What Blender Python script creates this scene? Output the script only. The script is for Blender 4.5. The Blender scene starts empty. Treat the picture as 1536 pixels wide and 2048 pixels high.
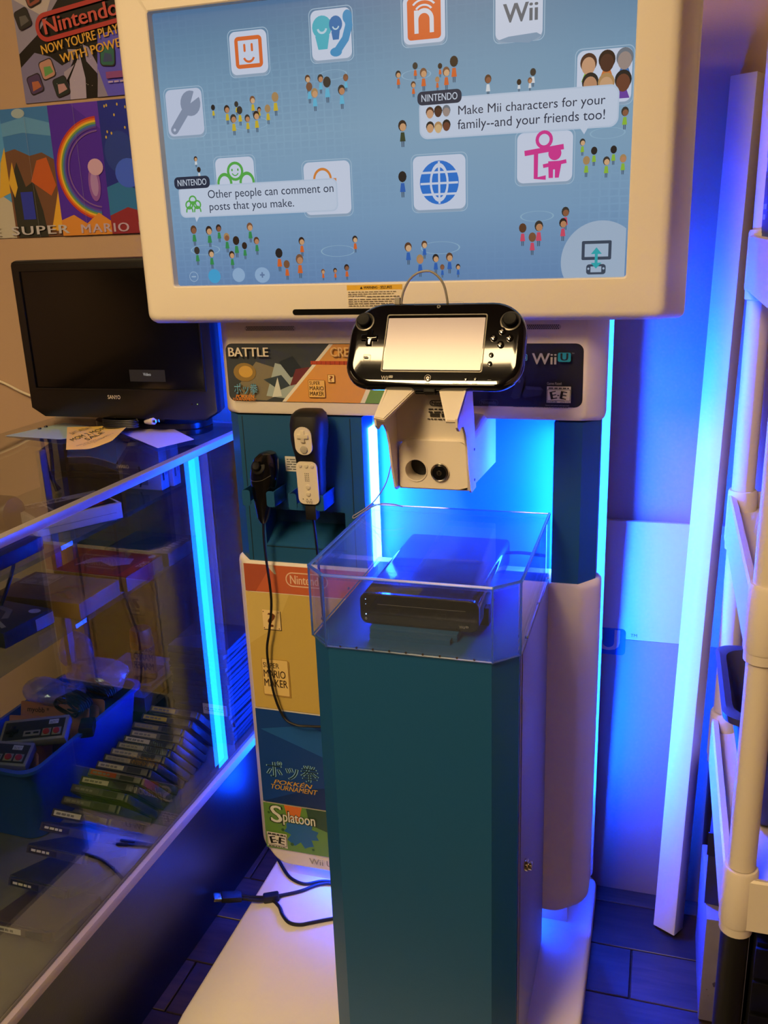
import bpy, bmesh, math, random
from math import sin, cos, pi, radians
from mathutils import Vector, Matrix, Euler

random.seed(7)
SC = bpy.context.scene
COL = SC.collection
V = Vector

# ------------------------------------------------------------------ camera
cam_d = bpy.data.cameras.new('camera')
cam = bpy.data.objects.new('camera', cam_d)
COL.objects.link(cam)
SC.camera = cam
cam_d.sensor_fit = 'HORIZONTAL'
cam_d.sensor_width = 36.0
cam_d.lens = 1805.67 / 1536 * 36.0
cam_d.clip_start = 0.02
YAW, PITCH, ROLL = 0.30418, -0.29894, -0.03670
_f = V((-sin(YAW) * cos(PITCH), cos(YAW) * cos(PITCH), sin(PITCH)))
_r = V((cos(YAW), sin(YAW), 0))
_u = _r.cross(_f)
_r2 = _r * cos(ROLL) + _u * sin(ROLL)
_u2 = _u * cos(ROLL) - _r * sin(ROLL)
cam.matrix_world = Matrix((( _r2.x, _u2.x, -_f.x, 0.4100), (_r2.y, _u2.y, -_f.y, -1.3560), (_r2.z, _u2.z, -_f.z, 1.3300), (0, 0, 0, 1)))

# ------------------------------------------------------------------ world, exposure
SC.view_settings.view_transform = 'Standard'
SC.view_settings.look = 'None'
SC.view_settings.exposure = 0.0
SC.view_settings.gamma = 1.0
SC.view_settings.use_curve_mapping = False
w = bpy.data.worlds.new('shop_air')
SC.world = w
w.use_nodes = True
w.node_tree.nodes['Background'].inputs[0].default_value = (1.0, 0.72, 0.48, 1)
w.node_tree.nodes['Background'].inputs[1].default_value = 0.018
SC.cycles.sample_clamp_indirect = 6.0
SC.cycles.max_bounces = 7
SC.cycles.diffuse_bounces = 3
SC.cycles.glossy_bounces = 3
SC.cycles.transparent_max_bounces = 16
SC.cycles.use_light_tree = False
SC.cycles.caustics_reflective = False
SC.cycles.caustics_refractive = False

LAMP = (1.0, 0.70, 0.345)         # warm shop ceiling lamps
LED = (0.004, 0.045, 1.0)         # blue display lighting
LED_FRONT, LED_LEFT, LED_RIGHT, LED_FOOT = 200.0, 140.0, 560.0, 130.0
LAMPS = [  # x, y, size_x, size_y, watts
    (-0.45, -2.25, 0.6, 1.2, 92.0),
    (-0.36, -1.275, 1.1, 0.14, 13.0),
    (-0.75, -4.30, 0.6, 1.2, 26.0),
    (1.10, -3.60, 0.6, 1.2, 2.5),
    (-2.2, -2.2, 0.6, 1.2, 8.0),
]
CEIL = 2.75

# ------------------------------------------------------------------ colour + materials
def lin(c):
    c = c / 255.0
    return c / 12.92 if c <= 0.04045 else ((c + 0.055) / 1.055) ** 2.4
def rgb(h):
    if isinstance(h, str):
        h = (int(h[0:2], 16), int(h[2:4], 16), int(h[4:6], 16))
    return (lin(h[0]), lin(h[1]), lin(h[2]), 1.0)
MATS = {}
def mat(name, col, rough=0.5, metal=0.0, spec=0.5, coat=0.0, bump=0.0, bscale=200.0, var=0.0, vscale=6.0, trans=0.0):
    """plain surface with procedural relief and colour variation"""
    if name in MATS:
        return MATS[name]
    m = bpy.data.materials.new(name); m.use_nodes = True
    nt = m.node_tree; b = nt.nodes['Principled BSDF']
    c = rgb(col)
    b.inputs['Base Color'].default_value = c
    b.inputs['Roughness'].default_value = rough
    b.inputs['Metallic'].default_value = metal
    b.inputs['Specular IOR Level'].default_value = spec
    b.inputs['Coat Weight'].default_value = coat
    b.inputs['Coat Roughness'].default_value = 0.03
    if trans:
        b.inputs['Subsurface Weight'].default_value = trans
        b.inputs['Subsurface Radius'].default_value = (0.01, 0.01, 0.01)
    if bump or var:
        tc = nt.nodes.new('ShaderNodeTexCoord')
    if bump:
        n = nt.nodes.new('ShaderNodeTexNoise'); n.inputs['Scale'].default_value = bscale; n.inputs['Detail'].default_value = 3
        bp = nt.nodes.new('ShaderNodeBump'); bp.inputs['Strength'].default_value = bump; bp.inputs['Distance'].default_value = 0.001
        nt.links.new(tc.outputs['Object'], n.inputs['Vector'])
        nt.links.new(n.outputs['Fac'], bp.inputs['Height']); nt.links.new(bp.outputs['Normal'], b.inputs['Normal'])
    if var:
        n = nt.nodes.new('ShaderNodeTexNoise'); n.inputs['Scale'].default_value = vscale; n.inputs['Detail'].default_value = 5
        nt.links.new(tc.outputs['Object'], n.inputs['Vector'])
        cr = nt.nodes.new('ShaderNodeValToRGB')
        cr.color_ramp.elements[0].position = 0.3; cr.color_ramp.elements[1].position = 0.7
        cr.color_ramp.elements[0].color = (c[0] * (1 - var), c[1] * (1 - var), c[2] * (1 - var), 1)
        cr.color_ramp.elements[1].color = (min(1, c[0] * (1 + var)), min(1, c[1] * (1 + var)), min(1, c[2] * (1 + var)), 1)
        nt.links.new(n.outputs['Fac'], cr.inputs['Fac']); nt.links.new(cr.outputs['Color'], b.inputs['Base Color'])
    MATS[name] = m
    return m
def emit(name, col, strength, linear=False, rough=0.3, spec=0.3):
    if name in MATS:
        return MATS[name]
    m = bpy.data.materials.new(name); m.use_nodes = True
    b = m.node_tree.nodes['Principled BSDF']
    b.inputs['Base Color'].default_value = (0.01, 0.01, 0.01, 1)
    b.inputs['Roughness'].default_value = rough
    b.inputs['Specular IOR Level'].default_value = spec
    b.inputs['Emission Color'].default_value = (*col, 1) if linear else rgb(col)
    b.inputs['Emission Strength'].default_value = strength
    MATS[name] = m
    return m
def ink(h, rough=0.42):
    return mat('ink_' + h + ('' if rough == 0.42 else '_m%d' % (rough * 100)), h, rough)
def glow(h, k=0.8):    # a colour on a lit display
    m = emit('lit_' + h, h, k)
    m.cycles.emission_sampling = 'NONE'      # small marks on the display; the display itself lights the room
    return m
def glass(name, tint=(0.93, 0.95, 0.95), rough=0.0, f0=0.045, gloss=(1, 1, 1), haze=0.0, hcol=(0.8, 0.85, 0.95)):
    """clear sheet: straight-through transmission plus a mirror layer that grows with the viewing angle"""
    if name in MATS:
        return MATS[name]
    m = bpy.data.materials.new(name); m.use_nodes = True
    nt = m.node_tree; nt.nodes.clear()
    out = nt.nodes.new('ShaderNodeOutputMaterial')
    tr = nt.nodes.new('ShaderNodeBsdfTransparent'); tr.inputs[0].default_value = (*tint, 1)
    gl = nt.nodes.new('ShaderNodeBsdfGlossy'); gl.inputs['Roughness'].default_value = rough; gl.inputs['Color'].default_value = (*gloss, 1)
    lw = nt.nodes.new('ShaderNodeLayerWeight'); lw.inputs['Blend'].default_value = 0.5
    pw = nt.nodes.new('ShaderNodeMath'); pw.operation = 'POWER'; pw.inputs[1].default_value = 5.0
    ml = nt.nodes.new('ShaderNodeMath'); ml.operation = 'MULTIPLY_ADD'; ml.inputs[1].default_value = 1 - f0; ml.inputs[2].default_value = f0
    mx = nt.nodes.new('ShaderNodeMixShader')
    nt.links.new(lw.outputs['Facing'], pw.inputs[0]); nt.links.new(pw.outputs[0], ml.inputs[0])
    nt.links.new(ml.outputs[0], mx.inputs[0]); nt.links.new(tr.outputs[0], mx.inputs[1]); nt.links.new(gl.outputs[0], mx.inputs[2])
    last = mx
    if haze:
        df = nt.nodes.new('ShaderNodeBsdfDiffuse'); df.inputs[0].default_value = (*hcol, 1)
        m2 = nt.nodes.new('ShaderNodeMixShader'); m2.inputs[0].default_value = haze
        nt.links.new(mx.outputs[0], m2.inputs[1]); nt.links.new(df.outputs[0], m2.inputs[2]); last = m2
    nt.links.new(last.outputs[0], out.inputs[0])
    MATS[name] = m
    return m
def led(name, strength, red=0.0012):
    return emit(name, (red, LED[1], LED[2]), strength, linear=True)

# ------------------------------------------------------------------ mesh builder
class MB:
    def __init__(s):
        s.v = []; s.f = []; s.m = []; s.sm = []
    def add(s, vs, fs, mi=0, smooth=False, M=None):
        o = len(s.v)
        if M is not None:
            vs = [M @ V(p) for p in vs]
        s.v += [tuple(p) for p in vs]
        for f in fs:
            s.f.append([o + i for i in f]); s.m.append(mi); s.sm.append(smooth)
        return s
    def bm(s, b, mi=0, smooth=False, M=None):
        b.verts.index_update()
        vs = [v.co.copy() for v in b.verts]; fs = [[v.index for v in f.verts] for f in b.faces]
        b.free()
        return s.add(vs, fs, mi, smooth, M)
    def box(s, x0, x1, y0, y1, z0, z1, bev=0.0, mi=0, seg=2, M=None, smooth=None):
        b = bmesh.new()
        bmesh.ops.create_cube(b, size=1.0)
        for v in b.verts:
            v.co = V(((x0 + x1) / 2 + v.co.x * (x1 - x0), (y0 + y1) / 2 + v.co.y * (y1 - y0), (z0 + z1) / 2 + v.co.z * (z1 - z0)))
        if bev:
            bmesh.ops.bevel(b, geom=b.edges[:], offset=bev, segments=seg, profile=0.5, affect='EDGES')
        return s.bm(b, mi, bool(bev) if smooth is None else smooth, M)
    def prism(s, poly, o, ex, ey, n, depth, bev=0.0, seg=2, mi=0, M=None, back=True):
        """polygon in the (ex, ey) plane at o, thickness along -n; the front edge may be bevelled"""
        o, ex, ey, n = V(o), V(ex), V(ey), V(n)
        b = bmesh.new()
        fr = [b.verts.new(o + ex * p[0] + ey * p[1]) for p in poly]
        bk = [b.verts.new(o + ex * p[0] + ey * p[1] - n * depth) for p in poly]
        k = len(poly)
        f = b.faces.new(fr)
        if back:
            b.faces.new(list(reversed(bk)))
        for i in range(k):
            b.faces.new([fr[i], bk[i], bk[(i + 1) % k], fr[(i + 1) % k]])
        bmesh.ops.recalc_face_normals(b, faces=b.faces[:])
        if bev:
            bmesh.ops.bevel(b, geom=[e for e in f.edges], offset=bev, segments=seg, profile=0.5, affect='EDGES')
        return s.bm(b, mi, bool(bev), M)
    def loft(s, loops, cap0=True, cap1=True, mi=0, smooth=False, M=None, closed=True):
        n = len(loops[0]); vs = [p for l in loops for p in l]; fs = []
        for a in range(len(loops) - 1):
            for i in range(n if closed else n - 1):
                j = (i + 1) % n
                fs.append([a * n + i, a * n + j, (a + 1) * n + j, (a + 1) * n + i])
        if cap0: fs.append(list(reversed(range(n))))
        if cap1: fs.append([(len(loops) - 1) * n + i for i in range(n)])
        return s.add(vs, fs, mi, smooth, M)
    def cyl(s, c, axis, r, h, n=20, r2=None, bev=0.0, mi=0, M=None, smooth=True):
        """disc centred at c, height h along axis"""
        c, ax = V(c), V(axis).normalized()
        t = ax.orthogonal().normalized(); q = ax.cross(t)
        r2 = r if r2 is None else r2
        def ring(rr, d): return [c + ax * d + (t * cos(2 * pi * i / n) + q * sin(2 * pi * i / n)) * rr for i in range(n)]
        L = [ring(r, 0)]
        if bev:
            L += [ring(r2, h - bev), ring(r2 - bev * 0.3, h - bev * 0.3), ring(r2 - bev, h)]
        else:
            L += [ring(r2, h)]
        return s.loft(L, mi=mi, smooth=smooth, M=M)
    def lathe(s, prof, c, axis, n=24, mi=0, M=None, cap=True):
        c, ax = V(c), V(axis).normalized()
        t = ax.orthogonal().normalized(); q = ax.cross(t)
        L = [[c + ax * d + (t * cos(2 * pi * i / n) + q * sin(2 * pi * i / n)) * r for i in range(n)] for r, d in prof]
        return s.loft(L, cap, cap, mi, True, M)
    def tube(s, pts, r, n=8, mi=0, M=None, sub=6, smooth=True):
        P = spline([V(p) for p in pts], sub) if sub else [V(p) for p in pts]
        L = []; pt = None
        for i, p in enumerate(P):
            d = (P[min(i + 1, len(P) - 1)] - P[max(i - 1, 0)]).normalized()
            if pt is None:
                pt = d.orthogonal().normalized()
            pt = (pt - d * pt.dot(d)).normalized(); q = d.cross(pt)
            L.append([p + (pt * cos(2 * pi * k / n) + q * sin(2 * pi * k / n)) * r for k in range(n)])
        return s.loft(L, True, True, mi, smooth, M)
    def grid(s, fn, nu, nv, mi=0, smooth=True, thick=0.0, M=None):
        vs = [fn(i / nu, j / nv) for j in range(nv + 1) for i in range(nu + 1)]
        fs = [[j * (nu + 1) + i, j * (nu + 1) + i + 1, (j + 1) * (nu + 1) + i + 1, (j + 1) * (nu + 1) + i] for j in range(nv) for i in range(nu)]
        s.add(vs, fs, mi, smooth, M)
        if thick:
            o = V((0, 0, -thick))
            s.add([V(p) + o for p in vs], [list(reversed(f)) for f in fs], mi, smooth, M)
            bd = [i for i in range(nu + 1)] + [(j) * (nu + 1) + nu for j in range(1, nv + 1)] + [nv * (nu + 1) + i for i in range(nu - 1, -1, -1)] + [j * (nu + 1) for j in range(nv - 1, 0, -1)]
            k = len(bd)
            s.add([V(vs[i]) for i in bd] + [V(vs[i]) + o for i in bd], [[i, k + i, k + (i + 1) % k, (i + 1) % k] for i in range(k)], mi, False, M)
        return s

def spline(P, sub):
    if len(P) < 3:
        return P
    out = []
    for i in range(len(P) - 1):
        p0 = P[i - 1] if i else P[0] * 2 - P[1]
        p1, p2 = P[i], P[i + 1]
        p3 = P[i + 2] if i + 2 < len(P) else P[-1] * 2 - P[-2]
        for k in range(sub):
            t = k / sub
            out.append(0.5 * ((2 * p1) + (p2 - p0) * t + (2 * p0 - 5 * p1 + 4 * p2 - p3) * t * t + (3 * p1 - 3 * p2 + p3 - p0) * t ** 3))
    out.append(P[-1])
    return out
def rrect(x0, x1, y0, y1, r, n=5):
    """rounded rectangle outline; r is one radius or (bl, br, tr, tl)"""
    if not isinstance(r, (tuple, list)):
        r = (r,) * 4
    out = []
    for (cx, cy, rr, a) in ((x0, y0, r[0], 180), (x1, y0, r[1], 270), (x1, y1, r[2], 0), (x0, y1, r[3], 90)):
        rr = max(rr, 1e-5)
        mx = cx + (rr if cx == x0 else -rr); my = cy + (rr if cy == y0 else -rr)
        for k in range(n + 1):
            t = radians(a + 90 * k / n)
            out.append((mx + rr * cos(t), my + rr * sin(t)))
    return out
def xz(pl, y): return [V((p[0], y, p[1])) for p in pl]

WM = {}
def empty(name, loc, M=None, label=None, cat=None, group=None):
    o = bpy.data.objects.new(name, None)
    o.empty_display_size = 0.05
    COL.objects.link(o)
    W = M.copy() if M is not None else Matrix.Translation(V(loc))
    o.matrix_world = W
    WM[o] = W
    if label: tag(o, label, cat, group)
    return o
def tag(o, label=None, cat=None, group=None, kind=None):
    if label: o['label'] = label
    if cat: o['category'] = cat
    if group: o['group'] = group
    if kind: o['kind'] = kind
    return o
def obj(name, mb, mats, parent=None, local=False, loc=None):
    """links mb as one mesh; coordinates are world (or the parent's own when local)"""
    if not isinstance(mats, (list, tuple)):
        mats = [mats]
    me = bpy.data.meshes.new(name)
    vs = mb.v
    W = Matrix.Identity(4)
    if parent is not None:
        W = WM[parent]
        if not local:
            I = W.inverted(); vs = [I @ V(p) for p in vs]
    elif loc is not None:
        W = Matrix.Translation(V(loc)); L = V(loc)
        vs = [V(p) - L for p in vs]
    me.from_pydata([tuple(p) for p in vs], [], mb.f)
    for m in mats:
        me.materials.append(m)
    me.polygons.foreach_set('material_index', mb.m)
    me.polygons.foreach_set('use_smooth', mb.sm)
    me.update()
    if any(mb.sm):
        try:
            me.set_sharp_from_angle(angle=radians(38))
        except Exception:
            pass
    o = bpy.data.objects.new(name, me)
    COL.objects.link(o)
    WM[o] = W
    if parent is not None:
        o.parent = parent
    elif loc is not None:
        o.location = loc
    return o
def dup(root, M, label=None):
    """copy of a thing, its parts and their sub-parts; M is the new world matrix"""
    r = root.copy(); COL.objects.link(r); r.matrix_world = M; WM[r] = M
    if label: r['label'] = label
    for ch in root.children:
        c = ch.copy(); COL.objects.link(c); c.parent = r
        for g in ch.children:
            d = g.copy(); COL.objects.link(d); d.parent = c
    return r

# ------------------------------------------------------------------ flat print
TXT = {}
def text_geo(s, bold=0.0, shear=0.0, space=1.0):
    k = (s, bold, shear, space)
    if k not in TXT:
        cu = bpy.data.curves.new('lettering', 'FONT')
        cu.body = s; cu.size = 1.0; cu.offset = bold; cu.shear = shear; cu.space_character = space
        cu.resolution_u = 3; cu.align_x = 'LEFT'
        o = bpy.data.objects.new('lettering', cu)
        me = bpy.data.meshes.new_from_object(o)
        vs = [v.co.copy() for v in me.vertices]; fs = [list(p.vertices) for p in me.polygons]
        bpy.data.objects.remove(o); bpy.data.curves.remove(cu); bpy.data.meshes.remove(me)
        if not vs: vs = [V((0, 0, 0))]
        TXT[k] = (vs, fs)
    return TXT[k]
class Print:
    """inks laid on a flat sheet: o + ex*x + ey*y, each layer a hair further along n"""
    def __init__(s, o, ex, ey, n, step=0.00012, inkf=ink):
        s.o, s.ex, s.ey, s.n = V(o), V(ex), V(ey), V(n)
        s.step, s.inkf = step, inkf
        s.mb = MB(); s.mats = []; s.layer = 1
    def mi(s, c):
        m = s.inkf(c) if isinstance(c, str) else c
        if m not in s.mats: s.mats.append(m)
        return s.mats.index(m)
    def P(s, x, y): return s.o + s.ex * x + s.ey * y + s.n * (s.step * s.layer)
    def poly(s, pts, c, up=True):
        if up: s.layer += 1
        s.mb.add([s.P(*p) for p in pts], [list(range(len(pts)))], s.mi(c)); return s
    def rect(s, x0, y0, x1, y1, c, r=0.0):
        return s.poly(rrect(x0, x1, y0, y1, r, 5) if r else [(x0, y0), (x1, y0), (x1, y1), (x0, y1)], c)
    def disc(s, x, y, rx, ry, c, n=20, up=True):
        return s.poly([(x + rx * cos(2 * pi * i / n), y + ry * sin(2 * pi * i / n)) for i in range(n)], c, up)
    def band(s, outer, inner, c):
        s.layer += 1; k = len(outer)
        s.mb.add([s.P(*p) for p in outer] + [s.P(*p) for p in inner], [[i, (i + 1) % k, k + (i + 1) % k, k + i] for i in range(k)], s.mi(c)); return s
    def frame(s, x0, y0, x1, y1, t, c, r=0.0):
        return s.band(rrect(x0, x1, y0, y1, r, 6), rrect(x0 + t, x1 - t, y0 + t, y1 - t, max(r - t, 1e-4), 6), c)
    def ring(s, x, y, r, t, c, n=28, sy=1.0, a0=0, a1=360):
        s.layer += 1
        A = [radians(a0 + (a1 - a0) * i / n) for i in range(n + 1)]
        s.mb.add([s.P(x + r * cos(a), y + r * sy * sin(a)) for a in A] + [s.P(x + (r - t) * cos(a), y + (r - t) * sy * sin(a)) for a in A],
                 [[i, i + 1, n + 2 + i, n + 1 + i] for i in range(n)], s.mi(c)); return s
    def stroke(s, pts, t, c):
        s.layer += 1
        Q = [V((p[0], p[1], 0)) for p in pts]; L = []; R = []
        for i, p in enumerate(Q):
            d = (Q[min(i + 1, len(Q) - 1)] - Q[max(i - 1, 0)]).normalized(); n = V((-d.y, d.x, 0)) * (t / 2)
            L.append(p + n); R.append(p - n)
        k = len(Q)
        s.mb.add([s.P(p.x, p.y) for p in L + R], [[k + i, k + i + 1, i + 1, i] for i in range(k - 1)], s.mi(c)); return s
    def text(s, t, x0, y0, x1, y1, c, bold=0.0, shear=0.0, rot=0.0, up=True, space=1.0, dy=0.0):
        """letters fitted to the box x0..x1, y0..y1 (rot turns them about the box centre)"""
        if up: s.layer += 1
        vs, fs = text_geo(t, 0.0, shear, space)
        ax = min(v.x for v in vs); bx = max(v.x for v in vs); ay = min(v.y for v in vs); by = max(v.y for v in vs)
        sx = (x1 - x0) / max(bx - ax, 1e-6); sy = (y1 - y0) / max(by - ay, 1e-6)
        cx, cy = (x0 + x1) / 2, (y0 + y1) / 2; cr, sr = cos(rot), sin(rot)
        e = bold * .75 * sx      # heavier letters: the same outline laid down side by side
        for k in ((0,) if e == 0 else (-e, 0, e)):
            out = []
            for v in vs:
                px = x0 + (v.x - ax) * sx - cx + k; py = y0 + (v.y - ay) * sy - cy + dy * px
                out.append(s.P(cx + px * cr - py * sr, cy + px * sr + py * cr))
            s.mb.add(out, fs, s.mi(c)); s.layer += .25 if e else 0
        return s
    def lines(s, x0, y0, x1, y1, n, c, fill=0.45, ragged=0.15):
        """small print too fine to read: rows of dashes"""
        s.layer += 1; h = (y1 - y0) / n; rnd = random.Random(int(abs(x0 * 9999)) + n)
        for k in range(n):
            y = y1 - h * (k + 1); e = x1 - (x1 - x0) * ragged * rnd.random(); x = x0
            while x < e:
                wd = min(h * rnd.uniform(0.8, 2.6), e - x)
                s.mb.add([s.P(x, y), s.P(x + wd, y), s.P(x + wd, y + h * fill), s.P(x, y + h * fill)], [[0, 1, 2, 3]], s.mi(c)); x += wd + h * 0.45
        return s
    def build(s, name, parent, local=False):
        return obj(name, s.mb, s.mats or [ink('ffffff')], parent, local)

# ------------------------------------------------------------------ ceiling lamps (real troffers hung behind and above the viewer)
def ceiling_lamp(x, y, sx, sy, watts, label):
    z = CEIL - 0.06
    t = empty('ceiling_light', (x, y, z), None, label, 'ceiling light', 'shop ceiling lights')
    m = MB()
    for a in ((x - sx / 2 - .03, x - sx / 2, y - sy / 2 - .03, y + sy / 2 + .03), (x + sx / 2, x + sx / 2 + .03, y - sy / 2 - .03, y + sy / 2 + .03),
              (x - sx / 2, x + sx / 2, y - sy / 2 - .03, y - sy / 2), (x - sx / 2, x + sx / 2, y + sy / 2, y + sy / 2 + .03)):
        m.box(*a, z, CEIL)
    obj('housing', m, mat('lamp_housing', 'e8e8e8', 0.5), t)
    area = sx * sy
    obj('diffuser', MB().box(x - sx / 2, x + sx / 2, y - sy / 2, y + sy / 2, z + .012, z + .03), emit('lamp_glow_%d' % watts, LAMP, watts / (area * pi), linear=True), t)
    return t
# ================================================================== the room
def planks_mat(name, base):
    m = bpy.data.materials.new(name); m.use_nodes = True
    nt = m.node_tree; b = nt.nodes['Principled BSDF']
    tc = nt.nodes.new('ShaderNodeTexCoord'); mp = nt.nodes.new('ShaderNodeMapping'); mp.inputs['Scale'].default_value = (1.5, 14, 14)
    n = nt.nodes.new('ShaderNodeTexNoise'); n.inputs['Scale'].default_value = 6; n.inputs['Detail'].default_value = 6; n.inputs['Distortion'].default_value = 0.6
    cr = nt.nodes.new('ShaderNodeValToRGB')
    c = rgb(base)
    cr.color_ramp.elements[0].position = .35; cr.color_ramp.elements[1].position = .68
    cr.color_ramp.elements[0].color = (c[0] * .55, c[1] * .55, c[2] * .55, 1); cr.color_ramp.elements[1].color = (c[0] * 1.4, c[1] * 1.4, c[2] * 1.4, 1)
    nt.links.new(tc.outputs['Object'], mp.inputs[0]); nt.links.new(mp.outputs[0], n.inputs['Vector']); nt.links.new(n.outputs['Fac'], cr.inputs[0]); nt.links.new(cr.outputs[0], b.inputs['Base Color'])
    b.inputs['Roughness'].default_value = .42
    return m
WALLC = mat('wall_paint', 'b4977f', 0.75, bump=0.25, bscale=350, var=0.05, vscale=3)
fl = obj('floor', MB().box(-3.0, 1.6, -6.0, .36, -.05, -.006), mat('floor_gap', '15100e', .8))
tag(fl, 'dark wood plank floor of the shop', 'floor', kind='structure')
PLK = [planks_mat('plank_wood_%d' % i, h) for i, h in enumerate(('2c211d', '241a16', '342820'))]
rnd = random.Random(3)
pm = {}
for i in range(3):      # plank meshes shared by all the boards
    me = MB().box(-.30, .30, -.0595, .0595, -.006, 0, bev=.0012, seg=1)
    pm[i] = obj('plank', me, PLK[i], fl)
first = {0: True, 1: True, 2: True}
row = 0
y = .30
while y > -2.9:
    x = -3.0 + (row % 3) * .2
    while x < 1.0:
        k = rnd.randrange(3)
        o = pm[k] if first[k] else pm[k].copy()
        if not first[k]:
            COL.objects.link(o); o.parent = fl
        first[k] = False
        o.location = (x + .30, y, 0)
        x += .603
    y -= .121; row += 1
tag(obj('wall_back', MB().box(-3.0, 1.6, .36, .42, 0, CEIL), WALLC), 'tan painted shop wall behind the kiosk', 'wall', kind='structure')
tag(obj('wall_right', MB().box(1.6, 1.66, -6.0, .42, 0, CEIL), WALLC), 'tan painted wall beyond the plastic shelving', 'wall', kind='structure')
tag(obj('wall_left', MB().box(-3.06, -3.0, -6.0, .42, 0, CEIL), WALLC), 'tan painted wall at the far left of the shop', 'wall', kind='structure')
tag(obj('ceiling', MB().box(-3.06, 1.66, -6.0, .42, CEIL, CEIL + .05), mat('ceiling_tile', '8a8178', .9, bump=.4, bscale=120)), 'pale shop ceiling', 'ceiling', kind='structure')
for i, L in enumerate(LAMPS):
    ceiling_lamp(*L, ('warm ceiling light panel nearest the kiosk', 'thin warm ceiling strip light just before the kiosk', 'warm ceiling light panel deep in the shop', 'warm ceiling light panel over the plastic shelving aisle', 'warm ceiling light panel over the glass counter')[i])

# ================================================================== the demo kiosk
KW = mat('kiosk_white', 'e9e1d6', 0.42, bump=0.12, bscale=900)
KT = mat('kiosk_teal', '124f7c', 0.5, bump=0.2, bscale=900)
KTD = mat('kiosk_teal_seam', '06222a', 0.6)
KD = mat('kiosk_dark_gap', '0a0a0c', 0.7)
K = empty('demo_kiosk', (0, .06, 0), None, 'tall white and teal game demo kiosk with built-in screen, pedestal and blue lighting', 'kiosk')

# base plate
b = MB()
bp = rrect(-.337, .337, -.47, .272, (.20, .20, .03, .03), 8)
b.prism(bp, (0, 0, .036), (1, 0, 0), (0, 1, 0), (0, 0, 1), .036, bev=.008, seg=3)
obj('base_plate', b, KW, K)
# spine behind the body and the rear plate
b = MB().box(-.29, .29, .153, .250, .036, 1.20)
b.box(-.29, -.068, .1185, .153, .036, 1.20); b.box(.252, .29, .1185, .153, .036, 1.20); b.box(-.068, .252, .1185, .153, .036, .70); b.box(-.068, .252, .1185, .153, 1.04, 1.20)
obj('spine', b, KW, K)
b = MB().prism(rrect(-.328, .328, .038, 1.20, .02), (0, .250, 0), (1, 0, 0), (0, 0, 1), (0, -1, 0), .012)
obj('rear_plate', b, KW, K)

# lower white body with rounded foot
def body_loop(xi, zi0, zi1, y, rb):
    return xz(rrect(-.331 + xi, .331 - xi, .100 + zi0, .770 - zi1, (rb, rb, .012, .012), 7), y)
b = MB().loft([body_loop(.004, .004, .004, .120, .046), body_loop(0, 0, 0, .112, .050), body_loop(0, 0, 0, .088, .050), body_loop(.003, .003, .002, .080, .049),
               body_loop(.028, .010, .004, .057, .040), body_loop(.034, .014, .008, .055, .036)], smooth=True)
obj('lower_body', b, KW, K)

# teal pillars either side of the niche
def plan(poly, z0, z1, bev=0.0):
    return MB().prism(poly, (0, 0, z1), (1, 0, 0), (0, 1, 0), (0, 0, 1), z1 - z0, bev=bev)
b = plan([(-.296, .060), (-.259, .060), (-.259, .118), (-.322, .118), (-.322, .086)], .766, 1.037)
b.box(-.106, -.068, .060, .118, .766, 1.037)
b.box(-.259, -.106, .060, .118, .867, 1.037)
b.box(-.259, -.106, .060, .118, .766, .799)
b.box(-.259, -.106, .112, .118, .799, .867)
b.add([(-.259, .060, .799), (-.106, .060, .799), (-.106, .112, .828), (-.259, .112, .828)], [[0, 1, 2, 3]])
obj('teal_pillar', b, KT, K)
for x in (-.288, -.089):      # door seams in the pillar
    obj('door_seam', MB().box(x - .0007, x + .0007, .0594, .0605, .768, 1.034), KTD, K)
obj('door_seam', MB().box(-.259, -.106, .0594, .0605, .7955, .7968), KTD, K)
b = plan([(.252, .060), (.296, .060), (.322, .086), (.322, .118), (.252, .118)], .766, 1.037)
obj('teal_pillar', b, KT, K)
# niche lining: back panel and returns
b = MB().box(-.068, .252, .148, .1528, .701, 1.039)
obj('niche_panel', b, mat('niche_panel', '3aa4c0', .45), K)
# notice stuck to the pillar
p = Print((0, .0598, 0), (1, 0, 0), (0, 0, 1), (0, -1, 0))
p.rect(-.212, .938, -.180, .965, 'cfd0cc'); p.lines(-.209, .941, -.184, .963, 5, '55585a', .4)
p.build('notice', K)

# fascia with the graphic panel
FY = .053
def fas(xi, z0, z1, y, r): return xz(rrect(-.328 + xi, .328 - xi, z0, z1, r, 4), y)
b = MB().loft([fas(0, 1.037, 1.203, .118, .008), fas(0, 1.037, 1.203, .090, .008), fas(.002, 1.036, 1.203, .084, .008),
               fas(.026, 1.041, 1.203, FY + .002, .010), fas(.030, 1.045, 1.203, FY, .010)], smooth=True)
FA = obj('fascia', b, KW, K)
for x0 in (-.266, .168):
    b = MB().prism(rrect(x0, x0 + .092, 1.1815, 1.1895, .0039), (0, FY - .0004, 0), (1, 0, 0), (0, 0, 1), (0, -1, 0), .0006)
    g = obj('speaker_grille', b, mat('grille_metal', 'c9c2b8', .5), FA)
    b = MB()
    for r_ in range(3):
        for i in range(30):
            xx = x0 + .004 + i * .0029 + (r_ % 2) * .00145
            if xx < x0 + .089:
                b.cyl((xx, FY - .0004, 1.1832 + r_ * .0024), (0, -1, 0), .00095, .0003, 6, smooth=False)
    obj('grille_holes', b, KD, g)

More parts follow.
